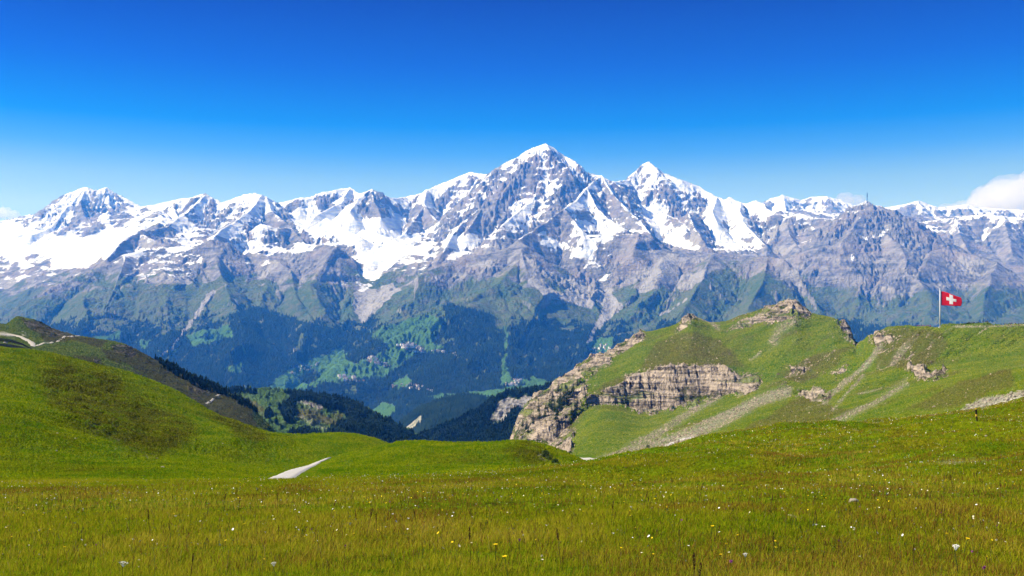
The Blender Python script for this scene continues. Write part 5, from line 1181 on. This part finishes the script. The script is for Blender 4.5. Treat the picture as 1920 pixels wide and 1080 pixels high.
def ball_head(h, bend, rad, seed):
    r = random.Random(seed); m = MB()
    for k in range(60):
        d = Vector((r.gauss(0, 1), r.gauss(0, 1), r.gauss(.3, 1))).normalized(); u = d.cross(Vector((.3, .5, .8))).normalized() * rad * .16; p = Vector((bend, 0, h))
        m.add([p + u, p - u, p + d * rad * r.uniform(.85, 1.15)], [(0, 1, 2)])
    return m.mesh('flower_head')
def spike_head(h, bend, ln, rad, seed):
    r = random.Random(seed); m = MB()
    for k in range(110):
        f = r.random(); z = h - ln * .5 + ln * f; q = rad * math.sin(math.pi * min(.97, f * .9 + .08)) ** .7; a = r.random() * 6.28; s_ = rad * .5
        p = Vector((bend * z / h + q * math.cos(a), q * math.sin(a), z))
        m.add([p + Vector((s_ * math.sin(a), -s_ * math.cos(a), -s_ * .4)), p - Vector((s_ * math.sin(a), -s_ * math.cos(a), s_ * .4)), p + Vector((s_ * .4 * math.cos(a), s_ * .4 * math.sin(a), s_))], [(0, 1, 2)])
    return m.mesh('seed_head')
mat_stem = plain('flower_stem', (0.045, 0.075, 0.012), .8); mat_stem_red = plain('dock_stem', (0.065, 0.030, 0.014), .8)
mat_yel = plain('yellow_petal', (0.80, 0.56, 0.006), .7, .12); mat_wht = plain('white_petal', (0.80, 0.79, 0.74), .7, .08)
mat_pur = plain('purple_petal', (0.32, 0.055, 0.28), .7, .25); mat_dock = plain('dock_seed', (0.075, 0.028, 0.014), .9, .4); mat_cream = plain('cream_petal', (0.62, 0.58, 0.36), .7, .15)
def flower_proto(h, head, hm, sm, r=.004, bend=.03):
    s_ = stem_mesh(h, r, bend); s_.materials.append(sm); head.materials.append(hm); return [('stem', s_), (head.name.split('.')[0], head)]
KY = [flower_proto(h * .62, disc_head(h * .62, .03, rad, 11, .012, i), mat_yel, mat_stem) for i, (h, rad) in enumerate([(.30, .024), (.36, .028), (.27, .021)])]
KW = [flower_proto(h * .7, umbel_head(h * .7, .02, rad, 16, i), mat_wht, mat_stem) for i, (h, rad) in enumerate([(.33, .036), (.28, .028), (.38, .045)])]
KC = [flower_proto(h * .65, ball_head(h * .65, .03, rad, i), mat_cream, mat_stem) for i, (h, rad) in enumerate([(.26, .018), (.30, .022)])]
KP = [flower_proto(h * .65, ball_head(h * .65, .03, rad, i + 9), mat_pur, mat_stem) for i, (h, rad) in enumerate([(.30, .022), (.35, .026)])]
KD = [flower_proto(h, spike_head(h, .03, ln, rad, i), mat_dock, mat_stem_red, .006) for i, (h, ln, rad) in enumerate([(.48, .16, .014), (.60, .2, .017), (.42, .12, .012)])]
def place_flower(name, cat, proto, p, label, group=None, sc=1.0):
    root = empty(name, p, random.random() * 6.28); root.scale = (sc,) * 3
    root.rotation_euler = (random.gauss(0, .12), random.gauss(0, .12), random.random() * 6.28)
    for nm, me in proto:
        o = bpy.data.objects.new(nm, me); COL.objects.link(o); o.parent = root
    tag(root, label, cat, group)
    return root
def at_head(px, py, head_h, sc):
    """ground point under a flower whose head shows at this bearing and elevation"""
    p = G.hit(px, py)
    for _ in range(6):
        q = py + head_h * sc * F / p.y
        p = G.hit(px, q)
    return p
def flo(name, cat, protos, k, px, py, sc, label):
    pr = protos[k]; h = max(v.co.z for v in pr[1][1].vertices)
    place_flower(name, cat, pr, at_head(px, py, h * .95, sc), label, None, sc)
flo('umbel_flower', 'flower', KW, 2, 228, 1057, 0.94, 'big round white umbel flower, largest of all in the grass')
flo('umbel_flower', 'flower', KW, 0, 521, 1056, 0.83, 'upright white flower head on a tall stem in green grass')
flo('umbel_flower', 'flower', KW, 1, 1796, 1023, 1.32, 'wide flat white flower cluster near the meadow edge')
flo('umbel_flower', 'flower', KW, 1, 1404, 1039, 0.94, 'flat white flower cluster beside a magenta thistle')
flo('hawkbit', 'flower', KY, 1, 929, 1020, 1.04, 'yellow flower with several blooms on one dark stem, taller of a pair')
flo('hawkbit', 'flower', KY, 1, 953, 1045, 1.10, 'yellow flower, lower one of a pair in front of dark stems')
flo('hawkbit', 'flower', KY, 0, 790, 1025, 0.99, 'yellow flower alone on its stem left of the yellow pair')
flo('hawkbit', 'flower', KY, 2, 1332, 987, 1.32, 'round yellow flower standing alone well behind the front grass')
flo('hawkbit', 'flower', KY, 2, 1361, 1021, 1.10, 'round yellow flower above a magenta thistle')
flo('hawkbit', 'flower', KY, 0, 1806, 1010, 1.21, 'yellow flower above the wide flat white cluster')
flo('thistle', 'flower', KP, 1, 1373, 1047, 0.83, 'magenta thistle head in front of the flat white cluster')
flo('thistle', 'flower', KP, 1, 1848, 1062, 0.88, 'magenta thistle head low in the grass near the meadow edge')
flo('thistle', 'flower', KP, 0, 974, 1011, 0.99, 'pale purple thistle head behind the yellow pair')
flo('dock_plant', 'plant', KD, 1, 1303, 1040, 0.61, 'thick dark brown dock seed stalk in front of the lush green grass')
flo('dock_plant', 'plant', KD, 0, 1305, 1058, 0.66, 'shorter reddish dock stalk close beside the thick dark one')
flo('dock_plant', 'plant', KD, 2, 355, 1040, 0.66, 'dark dock stalk with a slender seed head, tallest of a loose row')
def strew(name, cat, protos, cnt, y0, y1, label, group, smin, smax, seed, pxr=(0, 1920)):
    r = random.Random(seed)
    for _ in range(cnt):
        px = r.uniform(*pxr); Y = math.sqrt(r.uniform(y0 ** 2, y1 ** 2)); x = (px - 960) / F * Y
        place_flower(name, cat, r.choice(protos), Vector((x, Y, float(G.z_at(x, Y)) - .02)), label, group, r.uniform(smin, smax))
strew('hawkbit', 'flower', KY, 210, 11, 34, 'small yellow flower among many scattered through the meadow grass', 'yellow flowers in the meadow', .5, .85, 11)
strew('umbel_flower', 'flower', KW, 130, 11, 36, 'small white umbel among many scattered through the meadow grass', 'white umbels in the meadow', .35, .55, 12)
strew('clover', 'flower', KC, 150, 11, 34, 'small cream clover head among many scattered through the meadow grass', 'cream clovers in the meadow', .5, .85, 13)
strew('thistle', 'flower', KP, 38, 11, 26, 'small purple thistle head scattered in the meadow grass', 'purple thistles in the meadow', .5, .75, 14)
strew('dock_plant', 'plant', KD, 120, 10.5, 26, 'thin dark reddish dock stalk rising above the meadow grass', 'dock stalks in the meadow', .4, .7, 15)
def flower_dots(name, cnt, y0, y1, size, mat, seed):
    r = np.random.default_rng(seed); Y = np.sqrt(r.uniform(y0 ** 2, y1 ** 2, cnt * 3)); px = r.uniform(-150, 2070, cnt * 3)
    bl = np.interp(px, [b[0] for b in brow], [b[2] for b in brow]); x = (px - 960) / F * Y
    cl_ = fbm(x / 6, Y / 8, 3, seed=seed)
    keep = (Y < bl * 1.02) & (cl_ + r.normal(0, .25, len(Y)) > -.05); Y, x = Y[keep][:cnt], x[keep][:cnt]; c = len(Y)
    z = G.z_at(x, Y) + r.uniform(.10, .20, c); s_ = np.maximum(size, Y * 0.00032) * r.uniform(.6, 1.3, c)
    V = np.zeros((c, 7, 3), np.float32)
    tx, ty = r.normal(0, .5, c), r.normal(-.3, .5, c)
    for k in range(6):
        a = k * 1.0472; V[:, k] = np.stack([x + s_ * np.cos(a), Y + s_ * np.sin(a), z + s_ * (tx * np.cos(a) + ty * np.sin(a))], 1)
    V[:, 6] = np.stack([x, Y, z - s_ * .4], 1)
    tri = np.array([[k, (k + 1) % 6, 6] for k in range(6)])
    Fq = (tri[None] + (np.arange(c) * 7)[:, None, None]).reshape(-1, 3)
    tag(link(name, np_mesh(name, V.reshape(-1, 3), Fq), None, [mat]), kind='stuff')
flower_dots('white_wildflowers', 5200, 12, 130, .014, mat_wht, 401)
flower_dots('yellow_wildflowers', 4800, 12, 130, .014, mat_yel, 402)
flower_dots('cream_wildflowers', 5200, 11, 130, .013, mat_cream, 403)
print('flowers', time.time() - T0)

# ------------------------------------------------------------------ things on the hills
def rock_mesh(seed, sx, sy, sz):
    r = np.random.default_rng(seed)
    import bmesh
    bm = bmesh.new(); bmesh.ops.create_icosphere(bm, subdivisions=3, radius=1.0)
    pl = [(Vector(r.normal(0, 1, 3)).normalized(), r.uniform(.62, .95)) for _ in range(9)]
    for v in bm.verts:
        for nn_, dd in pl:
            q = v.co.dot(nn_)
            if q > dd: v.co -= nn_ * (q - dd)
        v.co += v.co.normalized() * float(gnoise(v.co.x * 2.1 + seed, v.co.y * 2.1 + v.co.z * 1.3)) * .08
        v.co = Vector((v.co.x * sx, v.co.y * sy, v.co.z * sz))
    me = bpy.data.meshes.new('boulder'); bm.to_mesh(me); bm.free(); return me
mat_stone = plain('pale_stone', (0.30, 0.265, 0.20), .9, .35, 6.0)
def boulder(p, s_, label, seed, group=None):
    me = rock_mesh(seed, *s_); o = link('boulder', me, None, [mat_stone]); o.location = p + Vector((0, 0, s_[2] * .35)); o.rotation_euler = (0, 0, seed)
    tag(o, label, 'rock', group)
boulder(G.hit(1599, 945), (.15, .12, .09), 'rounded tan boulder half sunk in the flowering meadow', 1)
boulder(G.hit(1487, 970), (.17, .06, .035), 'flat whitish stone slab lying in the meadow grass', 2)
boulder(L.hit(10, 644), (2.2, 1.6, 1.6), 'pale boulder in front of the dark timber retaining wall', 3)
boulder(R.hit(1562, 633), (1.6, 1.2, 1.0), 'small white boulder on the green slope under the rocky summit', 4)
for i, (a, b_) in enumerate([(1640, 838), (1575, 840), (1540, 842), (1366, 843), (1330, 850), (1849, 818), (1834, 827), (1822, 793)]):
    boulder(G.hit(a, b_), (.09, .07, .055), 'small pale stone scattered over the rising meadow slope', 20 + i, 'pale stones on the rising meadow')
for i in range(26):
    a = random.uniform(1800, 1920); b_ = np.interp(a, [1800, 1920], [772, 738]) + random.uniform(-8, 6)
    boulder(R.hit(a, b_), (random.uniform(.4, 1.0), random.uniform(.4, .8), random.uniform(.3, .6)), 'grey block among many on the pale scree slope behind the meadow', 40 + i, 'blocks on the scree slope')
for i, (a, b_) in enumerate([(105, 770), (107, 813), (142, 823), (106, 846), (218, 843), (305, 877), (418, 832)]):
    boulder(G.hit(a, b_), (.2, .16, .12), 'small pale stone lying on the big grassy hill', 80 + i, 'pale stones on the grassy hill')

# trail marker post
p = G.hit(1832, 789)
root = empty('marker_post', p); root.rotation_euler = (0.04, -0.12, 0)
m = MB(); m.tube([(0, 0, -.3), (0, 0, .36)], [.055, .06], 8); m.tube([(0, 0, .50), (0, 0, .86), (0, 0, .88)], [.075, .08, .06], 8)
link('post', m.mesh('post'), root, [plain('dark_wood', (0.022, 0.016, 0.010), .9, .3)])
m = MB(); m.tube([(0, 0, .358), (0, 0, .502)], [.085, .085], 10); m.tube([(0, 0, .875), (0, 0, .93)], [.07, .05], 8)
link('yellow_band', m.mesh('yellow_band'), root, [plain('yellow_paint', (0.60, 0.36, 0.03), .7, .15)])
tag(root, 'short dark trail marker post with a yellow band on the meadow brow', 'post')

# timber retaining wall under the bend of the farm road
pts = [L.hit(a, b_) for a, b_ in [(-45, 652), (-10, 652), (20, 653), (40, 655), (57, 657)]]
root = empty('retaining_wall', pts[2]); o0 = pts[2]
wm = MB(); dark = plain('old_timber', (0.050, 0.030, 0.018), .9, .35, 2.0); lite = plain('grey_timber', (0.16, 0.12, 0.085), .9, .3, 2.0)
for (a, b_), (h1, h2) in zip(zip(pts[:-1], pts[1:]), [(8.6, 8.2), (8.2, 7.2), (7.2, 5.2), (5.2, 1.6)]):
    for k in range(9):
        if k in (4, 5) and h1 > 5: continue
        f0, f1 = k / 9, (k + .80) / 9
        A = a - o0; B_ = b_ - o0; off = Vector((0, .25 * (k % 2) + (1.6 if k > 5 else 0), 0))
        vs = [A + off + Vector((0, 0, h1 * f0)), B_ + off + Vector((0, 0, h2 * f0)), B_ + off + Vector((0, 0, h2 * f1)), A + off + Vector((0, 0, h1 * f1))]
        vb = [v + Vector((0, .5, 0)) for v in vs]
        wm.add(vs + vb, [(0, 1, 2, 3), (7, 6, 5, 4), (0, 4, 5, 1), (3, 2, 6, 7), (0, 3, 7, 4), (1, 5, 6, 2)])
link('plank_panel', wm.mesh('plank_panel'), root, [dark])
for i in range(30):
    f = i / 29 * 3.999; k = int(f); q = f - k; c = pts[k].lerp(pts[k + 1], q) - o0; hh_ = np.interp(f, [0, 1, 2, 3, 4], [8.6, 8.2, 7.2, 5.2, 1.6]) * .5
    m = MB(); m.tube([c + Vector((0, -.35, -1)), c + Vector((0, -.35, hh_))], [.28, .25], 6)
    link('post', m.mesh('post'), root, [lite])
tag(root, 'dark timber retaining wall under the bend of the pale farm road', 'retaining wall')

# flagpole with the Swiss flag
base = R.hit(1762.5, 613.6)
upx = base.y / F
root = empty('flagpole', base)
m = MB(); m.tube([(0, 0, -1), (0, 0, 18), (0, 0, 71 * upx)], [.62, .55, .40], 12); m.tube([(0, 0, 71 * upx - .02), (0, 0, 71 * upx + .5), (0, 0, 71 * upx + 1.0)], [.55, .7, .1], 10)
link('pole', m.mesh('pole', True), root, [plain('pale_metal', (0.62, 0.62, 0.60), .5, .05)])
m = MB(); m.tube([(0, 0, -.5), (0, 0, .5), (0, 0, .55)], [1.5, 1.3, .6], 12)
link('base', m.mesh('base'), root, [plain('concrete', (0.38, 0.37, 0.35), .9, .15)])
FW, FH = 38.5 * upx, 26.5 * upx
def flag_pt(u, v, off=0.0):
    """u along the fly, v up the hoist (0..1)"""
    x = 1.0 + u * FW * 0.90 * (0.985 - .02 * math.sin(3 * u)); wave = math.sin(u * 7.2 + v * .8) * .55 * u ** .8
    top, bot = 67.5 * upx - u ** 1.15 * 11.8 * upx + .25 * math.sin(u * 6), 67.5 * upx - FH - u * 1.6 * upx
    bulge = -.9 * math.sin(math.pi * v) * u ** 6
    xx = x - bulge - 1.0; cw, sw = math.cos(-.52), math.sin(-.52)      # blows a little towards the valley side
    return Vector((1.0 + xx * cw - (wave + off) * sw, xx * sw + (wave + off) * cw, bot + (top - bot) * v))
def cloth(name, u0, u1, v0, v1, nu, nv, t, mat, parent):
    m = MB(); V = []; nn_ = (nu + 1) * (nv + 1)
    for s_ in (-t, t):
        for i in range(nu + 1):
            for j in range(nv + 1): V.append(flag_pt(u0 + (u1 - u0) * i / nu, v0 + (v1 - v0) * j / nv, s_))
    fs = []; ix = lambda s_, i, j: s_ * nn_ + i * (nv + 1) + j
    for i in range(nu):
        for j in range(nv):
            fs.append((ix(0, i, j), ix(0, i + 1, j), ix(0, i + 1, j + 1), ix(0, i, j + 1))); fs.append((ix(1, i, j), ix(1, i, j + 1), ix(1, i + 1, j + 1), ix(1, i + 1, j)))
    for i in range(nu): fs += [(ix(0, i, 0), ix(1, i, 0), ix(1, i + 1, 0), ix(0, i + 1, 0)), (ix(0, i, nv), ix(0, i + 1, nv), ix(1, i + 1, nv), ix(1, i, nv))]
    for j in range(nv): fs += [(ix(0, 0, j), ix(0, 0, j + 1), ix(1, 0, j + 1), ix(1, 0, j)), (ix(0, nu, j), ix(1, nu, j), ix(1, nu, j + 1), ix(0, nu, j + 1))]
    m.add(V, fs); return m
red = plain('red_cloth', (0.70, 0.004, 0.010), .8, .05, .3, trans=.3); wht = plain('white_cloth', (0.86, 0.86, 0.85), .8, .02, .3, trans=.3)
flag = link('flag', cloth('flag', 0, 1, 0, 1, 48, 20, .03, None, None).mesh('flag', True), root, [red])
m = MB()
for (u0, u1, v0, v1, nu, nv) in ((.27, .775, .40, .655, 24, 8), (.435, .62, .125, .40, 10, 8), (.435, .62, .655, .93, 10, 8)):
    c = cloth('x', u0, u1, v0, v1, nu, nv, .09, None, None); m.add(c.v, c.f)
link('cross', m.mesh('cross', True), flag, [wht])
m = MB(); m.tube([(1.0, 0, 68 * upx), (.5, 0, 68 * upx)], [.12, .12], 6); m.tube([(1.0, 0, 68 * upx - FH), (.5, 0, 68 * upx - FH)], [.12, .12], 6)
link('halyard', m.mesh('halyard'), flag, [plain('rope', (.5, .5, .48), .9)])
tag(root, 'tall white flagpole flying a red flag with a white cross on the hill crest', 'flagpole')

# transmitter mast on the dark summit
base = M.hit(1626, 379.5); kx = base.y / F
root = empty('transmitter_mast', base + Vector((0, 0, -8)))
steel = plain('mast_steel', (0.035, 0.035, 0.045), .6, .2, .05)
m = MB(); m.tube([(0, 0, 0), (0, 0, 3.2 * kx), (0, 0, 3.6 * kx)], [1.1 * kx, .8 * kx, .4 * kx], 10); link('base_building', m.mesh('base_building'), root, [steel])
m = MB()
for a in (0, 2.094, 4.189): m.tube([(math.cos(a) * .42 * kx, math.sin(a) * .42 * kx, 2 * kx), (math.cos(a) * .36 * kx, math.sin(a) * .36 * kx, 11 * kx)], [.16 * kx, .13 * kx], 6)
for z_ in range(4, 11, 2): m.tube([(0, 0, z_ * kx), (0, 0, (z_ + .3) * kx)], [.5 * kx, .5 * kx], 8)
link('lattice', m.mesh('lattice'), root, [steel])
m = MB(); m.tube([(0, 0, 7 * kx), (0, 0, 8.2 * kx)], [.85 * kx, .85 * kx], 12); link('platform', m.mesh('platform'), root, [steel])
m = MB(); m.tube([(0, 0, 10.8 * kx), (0, 0, 18.5 * kx), (0, 0, 20.5 * kx)], [.8 * kx, .75 * kx, .2 * kx], 12); link('antenna', m.mesh('antenna', True), root, [plain('antenna_grey', (0.06, 0.065, 0.085), .6, .15, .05)])
tag(root, 'slender dark transmitter mast standing on the purple grey rocky summit', 'mast')

# hikers on the crest of the flag hill
def person_mesh(pose):
    J = {'pel': (0, 0, .95), 'waist': (0, 0, 1.08), 'chest': (0, .01, 1.32), 'neck': (0, 0, 1.50), 'head': (0, -.02, 1.60), 'crown': (0, -.01, 1.74)}
    E = [('pel', 'waist'), ('waist', 'chest'), ('chest', 'neck'), ('neck', 'head'), ('head', 'crown')]
    Rr = {'pel': .15, 'waist': .14, 'chest': .16, 'neck': .06, 'head': .10, 'crown': .075}
    st = .22 if pose == 1 else 0.05
    for s_, q in ((-1, 'a'), (1, 'b')):
        J['hip' + q] = (s_ * .10, 0, .90); J['knee' + q] = (s_ * .11, -s_ * st * .5, .50); J['ank' + q] = (s_ * .11, -s_ * st * .9 + .03, .09); J['toe' + q] = (s_ * .12, -s_ * st * .9 - .14, .04)
        J['sh' + q] = (s_ * .19, 0, 1.42); J['el' + q] = (s_ * .25, s_ * st * .4 + .02, 1.15); J['wr' + q] = (s_ * (.24 if pose != 2 else .12), s_ * st * .7 - (.10 if pose != 2 else .25), .90 if pose != 2 else 1.15); J['hd' + q] = (J['wr' + q][0], J['wr' + q][1] - .03, J['wr' + q][2] - .10)
        E += [('pel', 'hip' + q), ('hip' + q, 'knee' + q), ('knee' + q, 'ank' + q), ('ank' + q, 'toe' + q), ('chest', 'sh' + q), ('sh' + q, 'el' + q), ('el' + q, 'wr' + q), ('wr' + q, 'hd' + q)]
        Rr.update({'hip' + q: .095, 'knee' + q: .062, 'ank' + q: .045, 'toe' + q: .04, 'sh' + q: .07, 'el' + q: .047, 'wr' + q: .033, 'hd' + q: .035})
    names = list(J); me = bpy.data.meshes.new('person_rig'); me.from_pydata([J[k] for k in names], [(names.index(a), names.index(b_)) for a, b_ in E], [])
    o = bpy.data.objects.new('person_rig', me); COL.objects.link(o)
    sk = o.modifiers.new('s', 'SKIN'); ss = o.modifiers.new('u', 'SUBSURF'); ss.levels = 1
    if not me.skin_vertices: me.skin_vertices.new()
    for i, k in enumerate(names): me.skin_vertices[0].data[i].radius = (Rr[k], Rr[k]); me.skin_vertices[0].data[i].use_root = (k == 'pel')
    bpy.context.view_layer.update()
    out = bpy.data.meshes.new_from_object(o.evaluated_get(bpy.context.evaluated_depsgraph_get()))
    bpy.data.objects.remove(o); bpy.data.meshes.remove(me)
    out.name = 'person'
    return out
skin = plain('skin', (0.50, 0.30, 0.21), .6, .1); hairm = plain('hair', (0.05, 0.03, 0.02), .8, .2); boot = plain('boots', (0.04, 0.03, 0.025), .8, .2)
def dress(me, top, legs):
    me = me.copy()
    for m_ in (top, legs, skin, hairm, boot): me.materials.append(m_)
    for p_ in me.polygons:
        z = p_.center.z
        p_.material_index = 4 if z < .12 else 1 if z < .98 and abs(p_.center.x) < .22 and not (z > .8 and abs(p_.center.x) > .19) else 3 if z > 1.69 or (z > 1.58 and p_.center.y > .03) else 2 if z > 1.49 or (z < .90) else 0
        p_.use_smooth = True
    return me
try:
    BODY = [person_mesh(k) for k in range(3)]
except Exception as ex:
    print('skin failed', ex); BODY = []
def shirt(nm, c): return plain(nm, c, .9, .15)
redj, purj, blkj, bluj, gryj, drk = shirt('red_jacket', (.42, .02, .03)), shirt('purple_jacket', (.20, .05, .22)), shirt('black_jacket', (.015, .015, .02)), shirt('navy_jacket', (.02, .03, .09)), shirt('grey_jacket', (.12, .12, .12)), shirt('dark_trousers', (.02, .02, .028))
HK = {'red': [dress(b_, c, drk) for b_ in BODY for c in (redj, purj)], 'dark': [dress(b_, c, drk) for b_ in BODY for c in (blkj, bluj, gryj)]}
def hikers(cnt, x0, x1, kind, label, group, seed):
    r = random.Random(seed)
    for _ in range(cnt):
        a = r.uniform(x0, x1); col_ = float(np.interp(a, R.px, np.arange(len(R.px)))); j = int(col_)
        yc = np.interp(a, [g[0] for g in cR], [g[2] for g in cR]); win = (R.Y > yc - 60) & (R.Y < yc + 60)
        k = np.where(win)[0][np.argmin((HZ - F * R.H[:, j] / R.Y)[win])]; y = R.Y[k] + r.uniform(-3, 1.5); x = (a - 960) / F * y
        o = bpy.data.objects.new('person', r.choice(HK[kind])); COL.objects.link(o); s_ = r.uniform(.95, 1.12)
        o.location = (x, y, float(R.z_at(x, y))); o.rotation_euler = (0, 0, r.random() * 6.28); o.scale = (s_,) * 3
        tag(o, label, 'person', group)
if BODY:
    hikers(20, 1718, 1750, 'red', 'tiny hiker in a red or purple jacket in the group left of the flagpole', 'hikers left of the flagpole', 1)
    hikers(24, 1818, 1852, 'dark', 'tiny hiker in dark clothes in the middle group right of the flagpole', 'hikers right of the flagpole', 2)
    hikers(20, 1876, 1925, 'dark', 'tiny hiker in dark clothes in the farthest group right of the flagpole', 'hikers far right of the flagpole', 3)
print('things', time.time() - T0)
# ------------------------------------------------------------------ haze
HZB = NT('haze')
pv = HZB.node('ShaderNodeVolumePrincipled')
pv.inputs['Color'].default_value = (0.04, 0.28, 1.0, 1)
pv.inputs['Absorption Color'].default_value = (1, 1, 1, 1)
pv.inputs['Density'].default_value = 5.4e-5
pv.inputs['Anisotropy'].default_value = 0.0
HZB.con(pv.outputs[0], HZB.out.inputs['Volume'])
zlo = min(o.data.vertices and min(v[2] for v in o.bound_box) for o in COL.objects if o.type == 'MESH') - 1.5
zhi = max(max(v[2] for v in o.bound_box) + o.location.z for o in COL.objects if o.type == 'MESH') + 30
b = MB(); b.box(0, 8900, (zlo + zhi) / 2, 30000, 18400, zhi - zlo)
hz = link('haze', b.mesh('haze'), None, [HZB.m])
tag(hz, kind='stuff')

# ------------------------------------------------------------------ clouds, far beyond the air box
def cloud(name, px0, px1, py0, py1, Y, seed, label, puffs):
    """a heap of billows, each a rounded lump roughened by noise, melted into one surface"""
    kx = Y / F; r = np.random.default_rng(seed)
    W, Hh = (px1 - px0) * kx, (py1 - py0) * kx; cx, cz = ((px0 + px1) / 2 - 960) * kx, (HZ - (py0 + py1) / 2) * kx
    mb = bpy.data.metaballs.new(name + '_shape'); mb.resolution = W / 90; mb.threshold = 0.35
    o = bpy.data.objects.new(name + '_shape', mb); COL.objects.link(o)
    for (u, v, rad) in puffs:
        for k in range(5):
            e = mb.elements.new(); q = rad * Hh * r.uniform(.55, 1.0)
            e.co = ((u - .5) * W + r.normal(0, .35) * rad * Hh, r.normal(0, .5) * Hh * .5, (v - .5) * Hh + r.normal(0, .22) * rad * Hh); e.radius = q
    bpy.context.view_layer.update()
    me = bpy.data.meshes.new_from_object(o.evaluated_get(bpy.context.evaluated_depsgraph_get()))
    bpy.data.objects.remove(o)
    nv = len(me.vertices); co = np.zeros(nv * 3, np.float32); me.vertices.foreach_get('co', co); co = co.reshape(-1, 3)
    nr = np.zeros(nv * 3, np.float32); me.vertices.foreach_get('normal', nr); nr = nr.reshape(-1, 3)
    d = fbm(co[:, 0] / (W * .12) + co[:, 1] / (W * .2), co[:, 2] / (W * .12) - co[:, 1] / (W * .25), 6, seed=seed, gain=.65)
    co += nr * (d * W * .06)[:, None]
    me.vertices.foreach_set('co', co.ravel()); me.polygons.foreach_set('use_smooth', np.ones(len(me.polygons), bool)); me.update()
    me.materials.clear()
    ob = link(name, me, None, [mat_cloud]); ob.location = (cx, Y, cz)
    tag(ob, label, 'cloud')
CM = NT('cloud')
vp = CM.node('ShaderNodeVolumePrincipled'); vp.inputs['Color'].default_value = (1, 1, 1, 1); vp.inputs['Density'].default_value = 0.0022; vp.inputs['Anisotropy'].default_value = 0.3
CM.con(vp.outputs[0], CM.out.inputs['Volume'])
mat_cloud = CM.m
cloud('cloud', 1740, 2080, 330, 420, 25000, 5, 'big white cloud bank rising behind the right hand snow peaks', [(.12, .18, .35), (.25, .32, .45), (.36, .45, .55), (.46, .6, .6), (.56, .55, .6), (.7, .5, .6), (.85, .55, .6), (.4, .2, .5), (.6, .25, .6), (.8, .2, .6)])
cloud('cloud', 1890, 1990, 318, 350, 27000, 8, 'small white puff of cloud above the big cloud bank', [(.3, .5, .5), (.5, .6, .6), (.7, .45, .6)])
cloud('cloud', 1555, 1632, 360, 400, 25000, 6, 'low white cloud behind the summit with the transmitter mast', [(.25, .6, .4), (.45, .7, .45), (.6, .6, .5), (.8, .35, .4), (.5, .3, .5)])
cloud('cloud', -60, 28, 382, 418, 25000, 7, 'small white cloud at the edge of the sky above the left snow ridge', [(.3, .4, .5), (.6, .55, .55), (.8, .5, .5)])
print('total', time.time() - T0)
